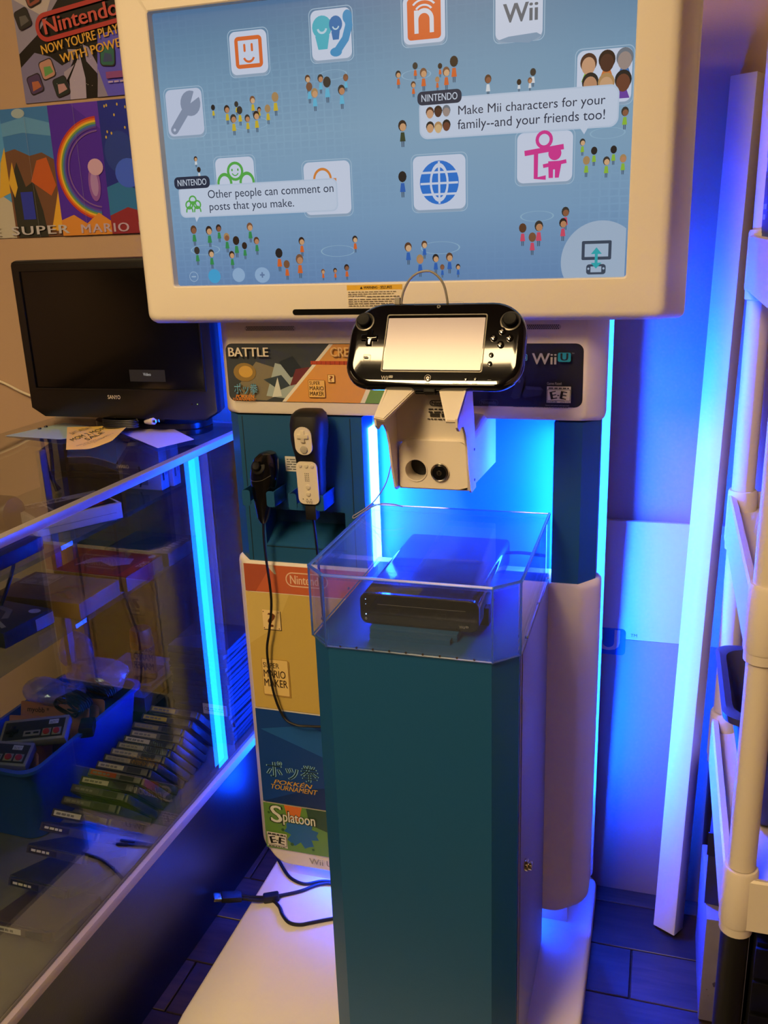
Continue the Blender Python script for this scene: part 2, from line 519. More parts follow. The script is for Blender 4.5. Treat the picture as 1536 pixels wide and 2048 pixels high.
# --- left half of the graphic: BATTLE / CREATE
GX0, GX1, GZ0, GZ1 = -.305, .295, 1.062, 1.1605
p = Print((0, FY - .0003, 0), (1, 0, 0), (0, 0, 1), (0, -1, 0))
p.rect(GX0, GZ0, GX1, GZ1, '121316', .012)
p.poly(rrect(GX0 + .0008, -.10, GZ0 + .0008, GZ1 - .0008, (.012, 0, 0, .012)), '3a4148')
p.poly([(-.29, 1.085), (-.25, 1.13), (-.215, 1.12), (-.20, 1.08), (-.235, 1.064), (-.28, 1.066)], '7c7560')
p.poly([(-.235, 1.072), (-.215, 1.128), (-.172, 1.118), (-.178, 1.066)], '9fb0b2')
p.poly([(-.238, 1.10), (-.205, 1.108), (-.19, 1.09), (-.21, 1.082)], '33424c')
p.poly([(-.208, 1.13), (-.182, 1.14), (-.162, 1.112), (-.188, 1.104)], '232d36')
p.poly([(-.178, 1.118), (-.152, 1.122), (-.168, 1.095), (-.19, 1.09)], '6a2f35')
p.poly([(-.224, 1.070), (-.212, 1.104), (-.206, 1.072)], 'cfd6d2')
p.disc(-.272, 1.112, .021, .016, '8c7440'); p.disc(-.270, 1.113, .013, .010, 'c8a14e')
# orange CREATE field
p.poly([(-.206, GZ0 + .0008), (-.116, GZ1 - .0008), (.105, GZ1 - .0008), (.105, GZ0 + .0008)], 'e3e0d2')
p.poly([(-.199, GZ0 + .0008), (-.109, GZ1 - .0008), (-.02, GZ1 - .0008), (-.066, GZ0 + .0008)], 'd69a4c')
p.poly([(-.058, GZ0 + .0008), (-.012, GZ1 - .0008), (.095, GZ1 - .0008), (.06, GZ0 + .0008)], '6f9a4a')
p.rect(-.150, 1.126, -.02, 1.132, 'b2472a')
for i in range(16): p.stroke([(-.147 + i * .008, 1.126), (-.147 + i * .008, 1.132)], .0007, '7e2f1c')
p.rect(-.156, 1.071, -.126, 1.101, 'e9bd6c', .002); p.frame(-.156, 1.071, -.126, 1.101, .0007, '7a4a1c', .002)
p.text('SUPER', -.1535, 1.0925, -.1345, 1.0985, '3a2412', .008); p.text('MARIO', -.1535, 1.0835, -.1285, 1.0905, '3a2412', .008); p.text('MAKER', -.1535, 1.0745, -.1285, 1.0815, '3a2412', .008)
p.rect(-.120, 1.097, -.108, 1.110, 'f0d08a'); p.frame(-.120, 1.097, -.108, 1.110, .0006, '5a3416'); p.text('?', -.1165, 1.099, -.1115, 1.108, '7a3a14', .04)
p.text('CREATE', -.112, 1.139, -.048, 1.154, 'b98a4e', .05); p.text('CREATE', -.113, 1.140, -.049, 1.155, 'e8c07a', .02)
p.text('BATTLE', -.2965, 1.1385, -.2235, 1.1535, '2a2d30', .06); p.text('BATTLE', -.297, 1.1395, -.224, 1.1545, 'e4dcc8', .035)
p.text('ポッ拳', -.292, 1.0755, -.248, 1.094, '10151c', .07); p.text('ポッ拳', -.292, 1.0755, -.248, 1.094, '6fb0d8', .0)
p.text('POKKÉN', -.290, 1.0685, -.255, 1.0758, 'e08a2a', .03, .25); p.text('TOURNAMENT', -.296, 1.0640, -.252, 1.0685, 'e08a2a', .03, .25)
# right half: ... ON Wii U
p.poly([(.099, GZ0 + .0008), (.112, GZ1 - .0008), (.15, GZ1 - .0008), (.15, GZ0 + .0008)], '121316')
p.text('PLAY', .13, 1.132, .185, 1.146, 'c9c6bd', .02)
p.rect(.196, 1.1350, .2105, 1.1450, '1c6f80', .002); p.frame(.196, 1.1350, .2105, 1.1450, .0006, '7fb8c0', .002); p.text('ON', .1985, 1.1375, .208, 1.1425, 'cfe3e2', .03)
p.text('Wii', .218, 1.1295, .2545, 1.1465, 'a9a6a0', .025)
p.rect(.257, 1.1335, .2765, 1.1475, '1b8ea0', .0025); p.text('U', .2615, 1.1355, .272, 1.1465, '121316', .05); p.text('TM', .278, 1.1455, .2815, 1.1475, '8c8a86', .0)
p.poly([(.185, 1.079), (.196, 1.1105), (.203, 1.1115), (.2065, 1.105), (.200, 1.077), (.19, 1.075)], '2a2c31'); p.disc(.1985, 1.1035, .0022, .0028, '55585f')
p.poly([(.203, 1.082), (.208, 1.096), (.232, 1.0945), (.236, 1.090), (.232, 1.0815), (.207, 1.0775)], '24262b'); p.poly([(.208, 1.096), (.232, 1.0945), (.236, 1.090), (.210, 1.0905)], '3a3c42')
p.text('Games Rated:', .2415, 1.0985, .264, 1.1025, 'b5b1a6', .01)
p.rect(.2415, 1.0705, .278, 1.0960, 'cfcac0'); p.rect(.2422, 1.0735, .2773, 1.0912, '121316'); p.rect(.2429, 1.0742, .2766, 1.0905, 'd8d3c8')
p.lines(.244, 1.0922, .275, 1.0952, 1, '2c2c2c', .7, 0)
p.text('E', .2475, 1.0765, .2555, 1.0885, '121316', .06, rot=radians(12)); p.rect(.2575, 1.0815, .2605, 1.083, '121316'); p.text('E', .263, 1.0765, .271, 1.0885, '121316', .06, rot=radians(-10))
p.text('ESRB', .2428, 1.0711, .2575, 1.0731, '121316', .03); p.text('esrb.org', .2625, 1.0708, .2768, 1.0732, '121316', .01)
p.text('Games and system sold separately', .2395, 1.0655, .2765, 1.0677, 'a8a49a', .0)
p.frame(.136, 1.0645, .166, 1.0745, .0008, '3a3d42', .005); p.text('Nintendo', .1395, 1.0668, .1625, 1.0725, '4a4d52', .02)
p.lines(.19, 1.0632, .275, 1.0646, 1, '3a3a3a', .5, .1)
p.build('graphic_panel', FA)

# --- poster on the lower body
p = Print((0, .0548, 0), (1, 0, 0), (0, 0, 1), (0, -1, 0))
X0, X1 = -.307, -.051
p.rect(X0, .707, X1, .761, 'c4633e'); p.poly([(X0, .707), (X0 + .02, .707), (X0 + .055, .761), (X0, .761)], 'ab5336')
p.poly([(-.262, .761), (-.248, .761), (-.243, .744), (-.247, .744)], 'cfc6b4')
p.frame(-.225, .722, -.143, .750, .0022, 'e7c3a6', .0135); p.text('Nintendo', -.216, .7275, -.152, .7445, 'e7c3a6', .03)
p.rect(X0, .466, X1, .706, 'c9ab58'); p.poly([(X0, .60), (X0, .706), (-.22, .706), (-.25, .64)], 'd2b768')
p.poly([(-.16, .466), (X1, .466), (X1, .66), (-.12, .62), (-.175, .53)], 'caa35c')
p.rect(-.2755, .6315, -.2395, .6705, '3a2414'); p.rect(-.2765, .6330, -.2410, .6720, 'ecd091')
for a in (-.2745, -.2443):
    for c_ in (.6355, .668): p.disc(a, c_, .0012, .0012, '6a4320', 8)
p.text('?', -.2645, .6385, -.2530, .6665, '6a3a18', .05)
p.rect(-.285, .494, -.230, .570, 'b58f4a', .002); p.rect(-.286, .496, -.232, .572, 'e6c67c', .002); p.frame(-.286, .496, -.232, .572, .0009, '9a7433', .002)
p.text('SUPER', -.283, .5535, -.2505, .564, '3c2a18', .008); p.text('MARIO', -.283, .5335, -.2385, .549, '3c2a18', .008); p.text('MAKER', -.283, .5145, -.2355, .530, '3c2a18', .008)
p.rect(X0, .256, X1, .464, '123f88'); p.poly([(X0, .256), (X1, .256), (X1, .33), (-.20, .30)], '0d2e66'); p.poly([(-.30, .42), (-.20, .44), (-.12, .41), (-.06, .45), (X1, .40), (X1, .36), (-.16, .37)], '1f5aa4')
p.text('ポッ拳', -.293, .314, -.185, .352, '8fc4df', .06); p.text('ポッ拳', -.293, .314, -.185, .352, '12324c', .005)
p.text('POKKÉN', -.280, .3005, -.198, .3125, 'c79a3e', .02, .3); p.text('TOURNAMENT', -.286, .288, -.188, .299, 'c79a3e', .02, .3)
p.rect(X0, .148, X1, .254, '5f8a3c'); p.poly([(-.262, .254), (-.256, .226), (-.232, .22), (-.224, .254)], 'd2702e'); p.poly([(-.215, .254), (-.21, .218), (-.17, .205), (-.12, .254)], '2c4a34')
pts = []
for i in range(22):
    a = 2 * pi * i / 22; rr = .038 if i % 2 else random.uniform(.022, .052); pts.append((-.228 + rr * cos(a), .193 + rr * sin(a) * .9))
p.poly(pts, '1f5f9a')
for (a, c_, d_) in ((-.296, .232, .003), (-.292, .222, .002), (-.275, .244, .003), (-.268, .196, .0035), (-.25, .165, .004), (-.205, .16, .003)): p.disc(a, c_, d_, d_, '2f5a2a', 8)
p.text('S', -.292, .210, -.267, .252, '2a3a2a', .06); p.text('platoon', -.267, .206, -.195, .243, '2a3a2a', .06)
p.text('S', -.291, .212, -.268, .251, 'd8d8cf', .02); p.text('platoon', -.265, .209, -.197, .241, 'd8d8cf', .02)
p.rect(-.3035, .153, -.260, .187, 'cfcac0'); p.rect(-.3025, .1575, -.261, .1815, '151515'); p.rect(-.3015, .1585, -.262, .1805, 'd4cfc4')
p.lines(-.301, .182, -.263, .186, 1, '2c2c2c', .7, 0); p.lines(-.301, .154, -.263, .157, 1, '2c2c2c', .7, 0)
p.text('E', -.296, .162, -.285, .178, '151515', .06, rot=.2); p.rect(-.2835, .1685, -.2795, .1705, '151515'); p.text('E', -.277, .162, -.266, .178, '151515', .06, rot=-.15)
p.text('Wii U', -.214, .1275, -.165, .141, '8e8a86', .02)
p.build('poster_print', K)

# --- television head
def tvl(xi, zi, y, r): return xz(rrect(-.437 + xi, .437 - xi, 1.196 + zi, 1.742 - zi, r, 6), y)
b = MB().loft([tvl(0, 0, .115, .012), tvl(0, 0, .062, .012), tvl(.004, .001, .058, .012), tvl(.024, .004, .006, .014), tvl(.027, .007, -.006, .014), tvl(.033, .0125, -.0115, .013), tvl(.040, .018, -.0125, .012),
               xz(rrect(-.3565, .3565, 1.2578, 1.6605, .005, 6), -.0125), xz(rrect(-.3548, .3548, 1.2594, 1.6588, .004, 6), -.011), xz(rrect(-.3542, .3542, 1.260, 1.6585, .004, 6), .0025)], cap0=True, cap1=False, smooth=True)
TV = obj('screen_housing', b, KW, K)
b = MB().prism(rrect(-.150, .150, 1.2125, 1.2215, .0044), (0, -.0127, 0), (1, 0, 0), (0, 0, 1), (0, -1, 0), .0004)
obj('sensor_slot', b, mat('slot_black', '050506', .25), TV)
p = Print((0, -.0126, 0), (1, 0, 0), (0, 0, 1), (0, -1, 0))
p.rect(-.058, 1.2235, .030, 1.2565, 'e8dcc6'); p.rect(-.058, 1.2490, .030, 1.2565, 'e3b437')
p.poly([(-.037, 1.2505), (-.0325, 1.2505), (-.03475, 1.2548)], '231a10'); p.text('WARNING - SEIZURES', -.031, 1.2507, .014, 1.2547, '231a10', .03)
p.lines(-.056, 1.2425, .028, 1.2485, 2, '6d6357', .4); p.text('STOP PLAYING', -.056, 1.2390, -.028, 1.2412, '3c342a', .03); p.lines(-.026, 1.2385, .028, 1.2415, 1, '6d6357', .5); p.lines(-.056, 1.2250, .028, 1.2378, 4, '6d6357', .4)
p.build('warning_sticker', TV)
# --- the lit screen and what it shows (millimetres from the centre of the bottom edge)
def screen_mat():
    m = bpy.data.materials.new('screen_picture'); m.use_nodes = True
    nt = m.node_tree; b = nt.nodes['Principled BSDF']
    b.inputs['Base Color'].default_value = (.01, .01, .01, 1); b.inputs['Roughness'].default_value = .3; b.inputs['Specular IOR Level'].default_value = .3
    tc = nt.nodes.new('ShaderNodeTexCoord'); sp = nt.nodes.new('ShaderNodeSeparateXYZ')
    cr = nt.nodes.new('ShaderNodeValToRGB'); e = cr.color_ramp.elements
    e[0].position = 0.0; e[0].color = rgb('6d94c4'); e[1].position = 1.0; e[1].color = rgb('5f83ad')
    for pos, c in ((.25, '84abd0'), (.55, '8db2cf'), (.74, '7ea6c6'), (.9, '6a93b6')):
        x = e.new(pos); x.color = rgb(c)
    vo = nt.nodes.new('ShaderNodeTexVoronoi'); vo.feature = 'DISTANCE_TO_EDGE'; vo.inputs['Scale'].default_value = 75; vo.inputs['Randomness'].default_value = .12
    mp = nt.nodes.new('ShaderNodeMapping'); mp.inputs['Scale'].default_value = (1.0, 1.0, 1.35)
    st = nt.nodes.new('ShaderNodeValToRGB'); st.color_ramp.elements[0].position = .0; st.color_ramp.elements[0].color = (1.06, 1.06, 1.05, 1); st.color_ramp.elements[1].position = .18; st.color_ramp.elements[1].color = (.93, .94, .96, 1)
    no = nt.nodes.new('ShaderNodeTexNoise'); no.inputs['Scale'].default_value = 5; no.inputs['Detail'].default_value = 2
    r2 = nt.nodes.new('ShaderNodeValToRGB'); r2.color_ramp.elements[0].position = .42; r2.color_ramp.elements[0].color = (0, 0, 0, 1); r2.color_ramp.elements[1].position = .62; r2.color_ramp.elements[1].color = (1, 1, 1, 1)
    mx = nt.nodes.new('ShaderNodeMix'); mx.data_type = 'RGBA'; mx.inputs[6].default_value = (1, 1, 1, 1)
    mu = nt.nodes.new('ShaderNodeMix'); mu.data_type = 'RGBA'; mu.blend_type = 'MULTIPLY'; mu.inputs[0].default_value = 1.0
    L = nt.links.new
    L(tc.outputs['Generated'], sp.inputs[0]); L(sp.outputs['Z'], cr.inputs[0])
    L(tc.outputs['Object'], mp.inputs[0]); L(mp.outputs[0], vo.inputs['Vector']); L(vo.outputs['Distance'], st.inputs[0])
    L(tc.outputs['Object'], no.inputs['Vector']); L(no.outputs['Fac'], r2.inputs[0])
    L(r2.outputs[0], mx.inputs[0]); L(st.outputs[0], mx.inputs[7])
    L(cr.outputs[0], mu.inputs[6]); L(mx.outputs[2], mu.inputs[7]); L(mu.outputs[2], b.inputs['Emission Color'])
    b.inputs['Emission Strength'].default_value = .68
    return m
SCR = obj('screen', MB().box(-.3545, .3545, .0028, .012, 1.2597, 1.6588), screen_mat(), K)
def sp(): return Print((0, .0027, 1.26), (.001, 0, 0), (0, 0, .001), (0, -1, 0), .00008, glow)
def tile(P_, x0, z0, x1, z1, face='c9d3e8'):
    P_.frame(x0 - 3, z0 - 4, x1 + 3, z1 + 3, 1.2, '9fbad2', 9); P_.poly(rrect(x0, x1, z0 - 3.5, z1 - 6, 9, 5), '8fa6bf'); P_.poly(rrect(x0, x1, z0, z1, 9, 6), face)
p = sp(); tile(p, -230, 304, -170, 362); p.frame(-222, 312, -178, 355, 5.5, 'd8682e', 6); p.rect(-208, 334, -204.5, 345, 'd8682e', 1.7); p.rect(-196, 334, -192.5, 345, 'd8682e', 1.7); p.ring(-200, 329, 10, 3.2, 'd8682e', 16, 1, 200, 340); p.build('app_icon', SCR)
p = sp(); tile(p, -100, 313, -39, 378); p.disc(-83, 356, 15, 15, '46b0c4'); p.poly([(-94, 345), (-72, 345), (-76, 327), (-90, 327)], '46b0c4'); p.ring(-83, 355, 8, 3, 'b9d4e4', 12, 1, 190, 350)
p.disc(-62, 358, 10, 11, '2c6fb0'); p.poly([(-69, 349), (-56, 349), (-58, 338), (-67, 338)], '2c6fb0'); p.ring(-62, 356, 5.5, 2, 'b9d4e4', 10, 1, 190, 350)
p.stroke([(-44, 369), (-42, 355), (-48, 338), (-62, 322)], 11, '3a8fc4'); p.disc(-44, 366, 7, 9, '3a8fc4'); p.disc(-63, 322, 9, 6, '3a8fc4'); p.build('app_icon', SCR)
p = sp(); tile(p, 38, 322, 98, 383); p.rect(44, 327, 92, 379, 'd8642c', 5); p.ring(68, 352, 14, 6, 'd9dbe6', 14, 1, 0, 180); p.rect(54, 335, 60, 352, 'd9dbe6'); p.rect(76, 335, 82, 352, 'd9dbe6'); p.rect(54, 347, 60, 364, 'd9dbe6')
p.ring(68, 360, 14, 3, 'd9dbe6', 12, .8, 30, 150); p.ring(68, 362, 20, 3, 'd9dbe6', 12, .8, 35, 145); p.build('app_icon', SCR)
p = sp(); tile(p, 168, 316, 232, 378); p.text('Wii', 179, 337, 225, 360, '5b6472', .03); p.poly([(170, 316), (186, 313), (214, 310), (231, 318), (224, 322), (186, 320)], '7f9bb8'); p.build('app_icon', SCR)
p = sp(); tile(p, -345, 226, -283, 292, 'bfcae2'); p.stroke([(-334, 235), (-306, 268)], 13, '8492ac'); p.disc(-334, 235, 6.5, 6.5, '8492ac'); p.disc(-303, 271, 17, 18, '8492ac'); p.poly([(-303, 271), (-294, 291), (-284, 281)], 'bfcae2'); p.disc(-334, 235, 2.2, 2.2, 'bfcae2'); p.build('app_icon', SCR)
p = sp(); tile(p, -270, 124, -205, 190); p.ring(-237, 170, 14, 4, '53a94a', 20); p.ring(-256, 153, 13, 4, '53a94a', 16, 1.2, -20, 200); p.ring(-218, 153, 13, 4, '53a94a', 16, 1.2, -20, 200); p.disc(-242, 172, 1.4, 2, '53a94a', 8); p.disc(-232, 172, 1.4, 2, '53a94a', 8); p.ring(-237, 169, 6, 1.6, '53a94a', 10, 1, 200, 340); p.build('app_icon', SCR)
p = sp(); tile(p, -124, 101, -50, 176); p.rect(-116, 114, -72, 152, 'dba06a', 2); p.rect(-116, 148, -72, 152, 'd2823a'); p.ring(-94, 151, 15, 3.4, 'd2823a', 18, 1.1, 0, 180); p.build('app_icon', SCR)
p = sp(); tile(p, 47, 101, 125, 175); p.disc(86, 138, 29, 30, '2472cf', 32); p.ring(86, 138, 14, 3, 'c9d3e8', 28, 1.9); p.rect(84.5, 109, 87.5, 167, 'c9d3e8')
for zz in (122, 137, 152): p.rect(58, zz - 1.5, 114, zz + 1.5, 'c9d3e8')
p.build('app_icon', SCR)
p = sp(); tile(p, 199, 131, 276, 197); p.layer = 52; p.ring(237, 186.5, 12, 4.6, 'd0348f', 20); p.stroke([(210, 170), (264, 176)], 7, 'd0348f'); p.stroke([(226, 173), (226, 137), (240, 137)], 6, 'd0348f'); p.disc(252, 168, 9, 9, 'd0348f'); p.poly([(243, 158), (262, 158), (258, 136), (252.5, 136), (252.5, 147), (250, 147), (250, 136), (244, 136)], 'd0348f'); p.stroke([(236, 152), (268, 157)], 5, 'd0348f'); p.build('app_icon', SCR)
p = sp(); tile(p, 279, 228, 351, 294)
for (hx, hz, sk, hr, sh) in ((294, 276, 'c79a78', '4a2a1e', '7fb83a'), (318, 278, '4a2a20', '2a1814', 'c8743a'), (341, 279, '9a8a84', '6c7480', '3a6fb0'), (297, 252, 'b98a68', '1c1c1e', '3a8f4a'), (318, 250, 'c9a07a', 'b08a5a', '4a9fc0'), (340, 252, '6a3d2c', '1c1a1c', '6a3fa0')):
    p.poly([(hx - 9, hz - 20), (hx + 9, hz - 20), (hx + 5, hz - 10), (hx - 5, hz - 10)], sh); p.disc(hx, hz + 3, 11, 12, hr); p.disc(hx, hz - 1, 9, 11, sk)
p.build('app_icon', SCR)
# people crowds on the plaza floor
FIG = {
 'Y': ('c8b02e', [(-265, 262, 247), (-242, 258, 237), (-226, 264, 249), (-221, 255, 234), (-232, 244, 221), (-209, 243, 223), (-199, 268, 248), (-189, 254, 242), (-194, 246, 223), (-175, 254, 233), (-162, 269, 244)]),
 'C': ('5fb4d6', [(-109, 290, 271), (-107, 279, 257), (-99, 270, 246), (-89, 289, 269), (-79, 283, 256), (-50, 287, 269), (-57, 271, 246)]),
 'O': ('d0642c', [(29, 285, 267), (54, 294, 277), (66, 284, 261), (90, 291, 277), (110, 295, 269), (99, 283, 260), (51, 270, 254), (86, 274, 260), (-133, 63, 41), (-46, 63, 44), (-172, 46, 19), (-160, 29, 6), (-138, 36, 8), (-100, 17, 4), (-80, 18, 4), (-61, 22, 4)]),
 'W': ('d3d9e0', [(158, 269, 248), (201, 262, 250), (220, 273, 255), (216, 263, 250), (-302, 191, 179), (-298, 175, 160)]),
 'L': ('8cb83c', [(344, 215, 193), (289, 180, 163), (305, 168, 149), (295, 156, 135), (322, 154, 133), (331, 168, 149), (344, 156, 136)]),
 'B': ('33402a', [(33, 217, 189)]),
 'U': ('2860b4', [(31, 148, 120), (37, 49, 24), (62, 52, 32), (55, 31, 6), (79, 32, 10), (100, 33, 10), (89, 19, 4), (113, 19, 4)]),
 'P': ('cc4a66', [(208, 70, 46), (231, 72, 45), (222, 57, 33), (268, 90, 66), (265, 75, 51)]),
 'G': ('2f8a4e', [(-317, 86, 62), (-290, 84, 59), (-273, 87, 66), (-260, 73, 50), (-244, 67, 42), (-219, 87, 64), (-209, 66, 45), (-230, 59, 39), (-289, 49, 26), (-253, 46, 25), (-314, 54, 32)]),
}
rnd = random.Random(11)
for ex_, ez_, rx in ((86, 47, 30), (228, 86, 24), (-75, 47, 28), (322, 190, 24), (-70, 293, 22), (55, 283, 22), (-300, 55, 26), (-205, 236, 30)):
    p = sp(); p.ring(ex_, ez_, rx, 2.0, '8fb2cc', 26, .3); p.build('plaza_ring', SCR)
for kk, (shirt, L) in FIG.items():
    for nf, (x, zh, zf) in enumerate(sorted(L, key=lambda t: -t[2])):
        p = sp(); p.layer = 12 + nf * 2
        h = max(zh - zf, 14); sk = rnd.choice(('c99b72', 'b98560', '8a5a40', 'd0a880')); hr = rnd.choice(('2a1c18', '1e1c20', '5a3a26', '7a5238', '33302e', 'a8875a'))
        k = h / 24.0
        p.poly([(x - 1.8 * k, zf), (x - .4 * k, zf), (x - .3 * k, zf + 7 * k), (x + .3 * k, zf + 7 * k), (x + .4 * k, zf), (x + 1.8 * k, zf), (x + 2 * k, zf + 8 * k), (x - 2 * k, zf + 8 * k)], '4d6178')
        p.poly([(x - 3.6 * k, zf + 6.5 * k), (x + 3.6 * k, zf + 6.5 * k), (x + 2.2 * k, zf + 17 * k), (x - 2.2 * k, zf + 17 * k)], shirt)
        p.disc(x, zh + .6 * k, 5.4 * k, 6.6 * k, hr, 12)
        if rnd.random() < .6: p.disc(x + .6 * k, zh - 1.2 * k, 4.2 * k, 4.6 * k, sk, 10)
        p.build('crowd_figure', SCR)
# speech bubbles
p = sp(); p.layer = 45
p.poly(rrect(-336, -70, 105, 152, 9, 6), 'b9c9df'); p.poly(rrect(-334, -72, 107, 150, 8, 6), 'c3d0e5'); p.poly([(-312, 108), (-302, 108), (-309, 98)], 'c3d0e5')
p.rect(-342, 148, -280, 166, '1d2b45', 7); p.text('NINTENDO', -336, 152.5, -286, 162, 'c6d2e4', .01)
p.text('Other people can comment on', -285, 128.5, -76, 144.5, '23324c', .0); p.text('posts that you make.', -284, 110.5, -141, 126, '23324c', .0)
for (gx, gz) in ((-319, 120), (-305, 120), (-312, 127)): p.ring(gx, gz + 4, 7, 2.4, '53a94a', 14); p.ring(gx, gz - 6, 6.5, 2.2, '53a94a', 12, 1.3, -10, 190)
p.build('speech_bubble', SCR)
p = sp(); p.layer = 45
p.poly(rrect(59, 336, 197, 250, 12, 6), 'b9c9df'); p.poly(rrect(61, 334, 199, 248, 11, 6), 'c3d0e5'); p.poly([(284, 200), (297, 200), (291, 190)], 'c3d0e5')
p.rect(57, 242, 121, 260, '1d2b45', 7); p.text('NINTENDO', 63, 246.5, 115, 256, 'c6d2e4', .01)
p.text('Make Mii characters for your', 116, 222.5, 318, 238, '1d2b45', .0); p.text('family--and your friends too!', 115, 203.5, 318, 220, '1d2b45', .0)
for (hx, hz, sk, hr) in ((75, 231, 'c79a78', '4a2a1e'), (87, 232, '4a2a20', '2a1814'), (99, 232, '9a8a84', '6c7480'), (75, 212, 'c99b72', '1c1c1e'), (87, 211, 'd0b080', 'b08a5a'), (99, 213, '6a3d2c', '1c1a1c')):
    p.disc(hx, hz + 1.5, 6, 7, hr, 12); p.disc(hx, hz - 1, 5, 6, sk, 12)
p.build('speech_bubble', SCR)
p = sp(); p.layer = 20
p.poly([(352, 0), (352, 65)] + [(318 + 55 * cos(radians(a)), 22 + 55 * sin(radians(a))) for a in range(54, 202, 6)] + [(268, 0)], 'a3b7cf')
p.frame(292, 24, 333, 50, 4.2, '39475c', 2); p.rect(299, 4, 326, 18, '39475c', 4); p.rect(305, 7, 320, 15, 'a3b7cf'); p.disc(302, 12, 1.6, 1.6, 'a3b7cf', 8); p.disc(323, 12, 1.6, 1.6, 'a3b7cf', 8)
p.rect(310.5, 18, 314.5, 34, '2ca6b0'); p.poly([(305, 32), (320, 32), (312.5, 41)], '2ca6b0'); p.poly([(305, 20), (320, 20), (312.5, 12)], '2ca6b0')
p.build('swap_button', SCR)
p = sp(); p.disc(-288, 14, 11, 11, '3fa2d4'); p.build('page_dot', SCR)
p = sp(); p.disc(-245, 15, 11, 11, '8fb0d4'); p.build('page_dot', SCR)
p = sp(); p.ring(-325, 14, 8, 1, '9ab6d4'); p.rect(-329, 13, -321, 15, '9ab6d4'); p.build('minus_button', SCR)
p = sp(); p.disc(-204, 14, 13, 12, '8fb0d4'); p.rect(-208, 13, -200, 15.4, '5f7ba4'); p.rect(-205.2, 10, -202.8, 18.4, '5f7ba4'); p.build('plus_button', SCR)

# --- blue lighting of the kiosk
b = MB().box(-.0678, -.0650, .092, .134, .745, 1.012); obj('led_strip', b, led('led_niche', LED_FRONT, .005), K)
b = MB().box(.2490, .2518, .092, .134, .745, 1.012); obj('led_strip', b, led('led_niche', LED_FRONT, .005), K)
for s_ in (-1, 1):
    x0, x1 = (-.318, -.3150) if s_ < 0 else (.2902, .2945)
    obj('led_strip', MB().box(x0, x1, .198 if s_ < 0 else .164, .232 if s_ < 0 else .188, .15 if s_ < 0 else .24, 1.19), led('led_left' if s_ < 0 else 'led_right', LED_LEFT if s_ < 0 else LED_RIGHT), K)
obj('strip_backing', MB().box(-.3148, -.2902, .196, .234, .15, 1.19), KW, K)
obj('led_strip', MB().box(-.24, .24, .098, .112, .0965, .0995), led('led_foot', LED_FOOT), K)

# --- pedestal
PX0, PX1, PYF, PYB = -.047, .247, -.285, .056
def ped(i=0.0, c=.032): return [(PX0 + i, PYB), (PX0 + i, PYF + c), (PX0 + c, PYF + i), (PX1 - c, PYF + i), (PX1 - i, PYF + c), (PX1 - i, PYB)]
b = MB().prism(ped(), (0, 0, .783), (1, 0, 0), (0, 1, 0), (0, 0, 1), .747)
PD = obj('pedestal', b, KT, K)
b = MB().box(.2471, .2495, -.236, .050, .045, .776, bev=.001); sd = obj('side_door', b, mat('door_grey', '8f93a0', .4), PD)
b = MB().box(.2471, .2480, -.2445, -.2385, .045, .78); obj('door_edge', b, mat('door_edge', 'a8aab0', .35), PD)
b = MB().cyl((.2494, -.195, .403), (1, 0, 0), .0095, .006, 18, bev=.001); b.cyl((.2553, -.195, .403), (1, 0, 0), .007, .006, 18, bev=.001); obj('lock', b, mat('chrome', 'c9c2b8', .15, 1.0), PD)
# console tray
b = MB().box(.030, .158, -.235, .02, .7832, .7945, bev=.001); b.box(.034, .150, -.247, -.235, .7832, .7905)
obj('console_tray', b, KT, K)
b = MB().box(.176, .190, -.17, -.155, .7832, .81); obj('tray_clip', b, KD, K)
# acrylic cover
AC = glass('acrylic', (.94, .95, .97), 0.0, .05, haze=.015, hcol=(.75, .85, 1))
AE = bpy.data.materials.new('acrylic_edge'); AE.use_nodes = True      # sawn edges: let light through and scatter it
_n = AE.node_tree; _n.nodes.clear()
_o, _t, _d, _g, _m1, _m2 = [_n.nodes.new('ShaderNode' + k) for k in ('OutputMaterial', 'BsdfTranslucent', 'BsdfTransparent', 'BsdfGlossy', 'MixShader', 'MixShader')]
_t.inputs[0].default_value = (.4, .7, 1, 1); _d.inputs[0].default_value = (.7, .8, 1, 1); _g.inputs['Roughness'].default_value = .2
_m1.inputs[0].default_value = .12; _m2.inputs[0].default_value = .12
for _a, _b in ((_t.outputs[0], _m1.inputs[1]), (_d.outputs[0], _m1.inputs[2]), (_m1.outputs[0], _m2.inputs[1]), (_g.outputs[0], _m2.inputs[2]), (_m2.outputs[0], _o.inputs[0])): _n.links.new(_a, _b)
AX0, AX1, AYF, AYB, AZ0, AZ1, TH = -.0505, .2505, -.289, .045, .7835, .890, .005
def apoly(i): 
    c = .033
    return [(AX0 + i, AYB), (AX0 + i, AYF + c), (AX0 + c + i * .41, AYF + i), (AX1 - c - i * .41, AYF + i), (AX1 - i, AYF + c), (AX1 - i, AYB)]
b = MB().prism(apoly(0), (0, 0, AZ1), (1, 0, 0), (0, 1, 0), (0, 0, 1), TH)
AV = obj('acrylic_cover', b, AC, K)
O_, I_ = apoly(0), apoly(TH)
for i in range(5):
    b = MB().prism([O_[i], I_[i], I_[i + 1], O_[i + 1]], (0, 0, AZ1 - TH - .0002), (1, 0, 0), (0, 1, 0), (0, 0, 1), AZ1 - AZ0 - TH)
    obj('cover_pane', b, AC, AV)
b = MB()      # polished edges that catch the light
E_ = apoly(.0015)
for i in range(5):
    b.tube([(*E_[i], AZ1 + .0002), (*E_[i + 1], AZ1 + .0002)], .0024, 5, sub=0, smooth=False)
    b.tube([(*E_[i], AZ0 + .0012), (*E_[i + 1], AZ0 + .0012)], .0011, 5, sub=0, smooth=False)
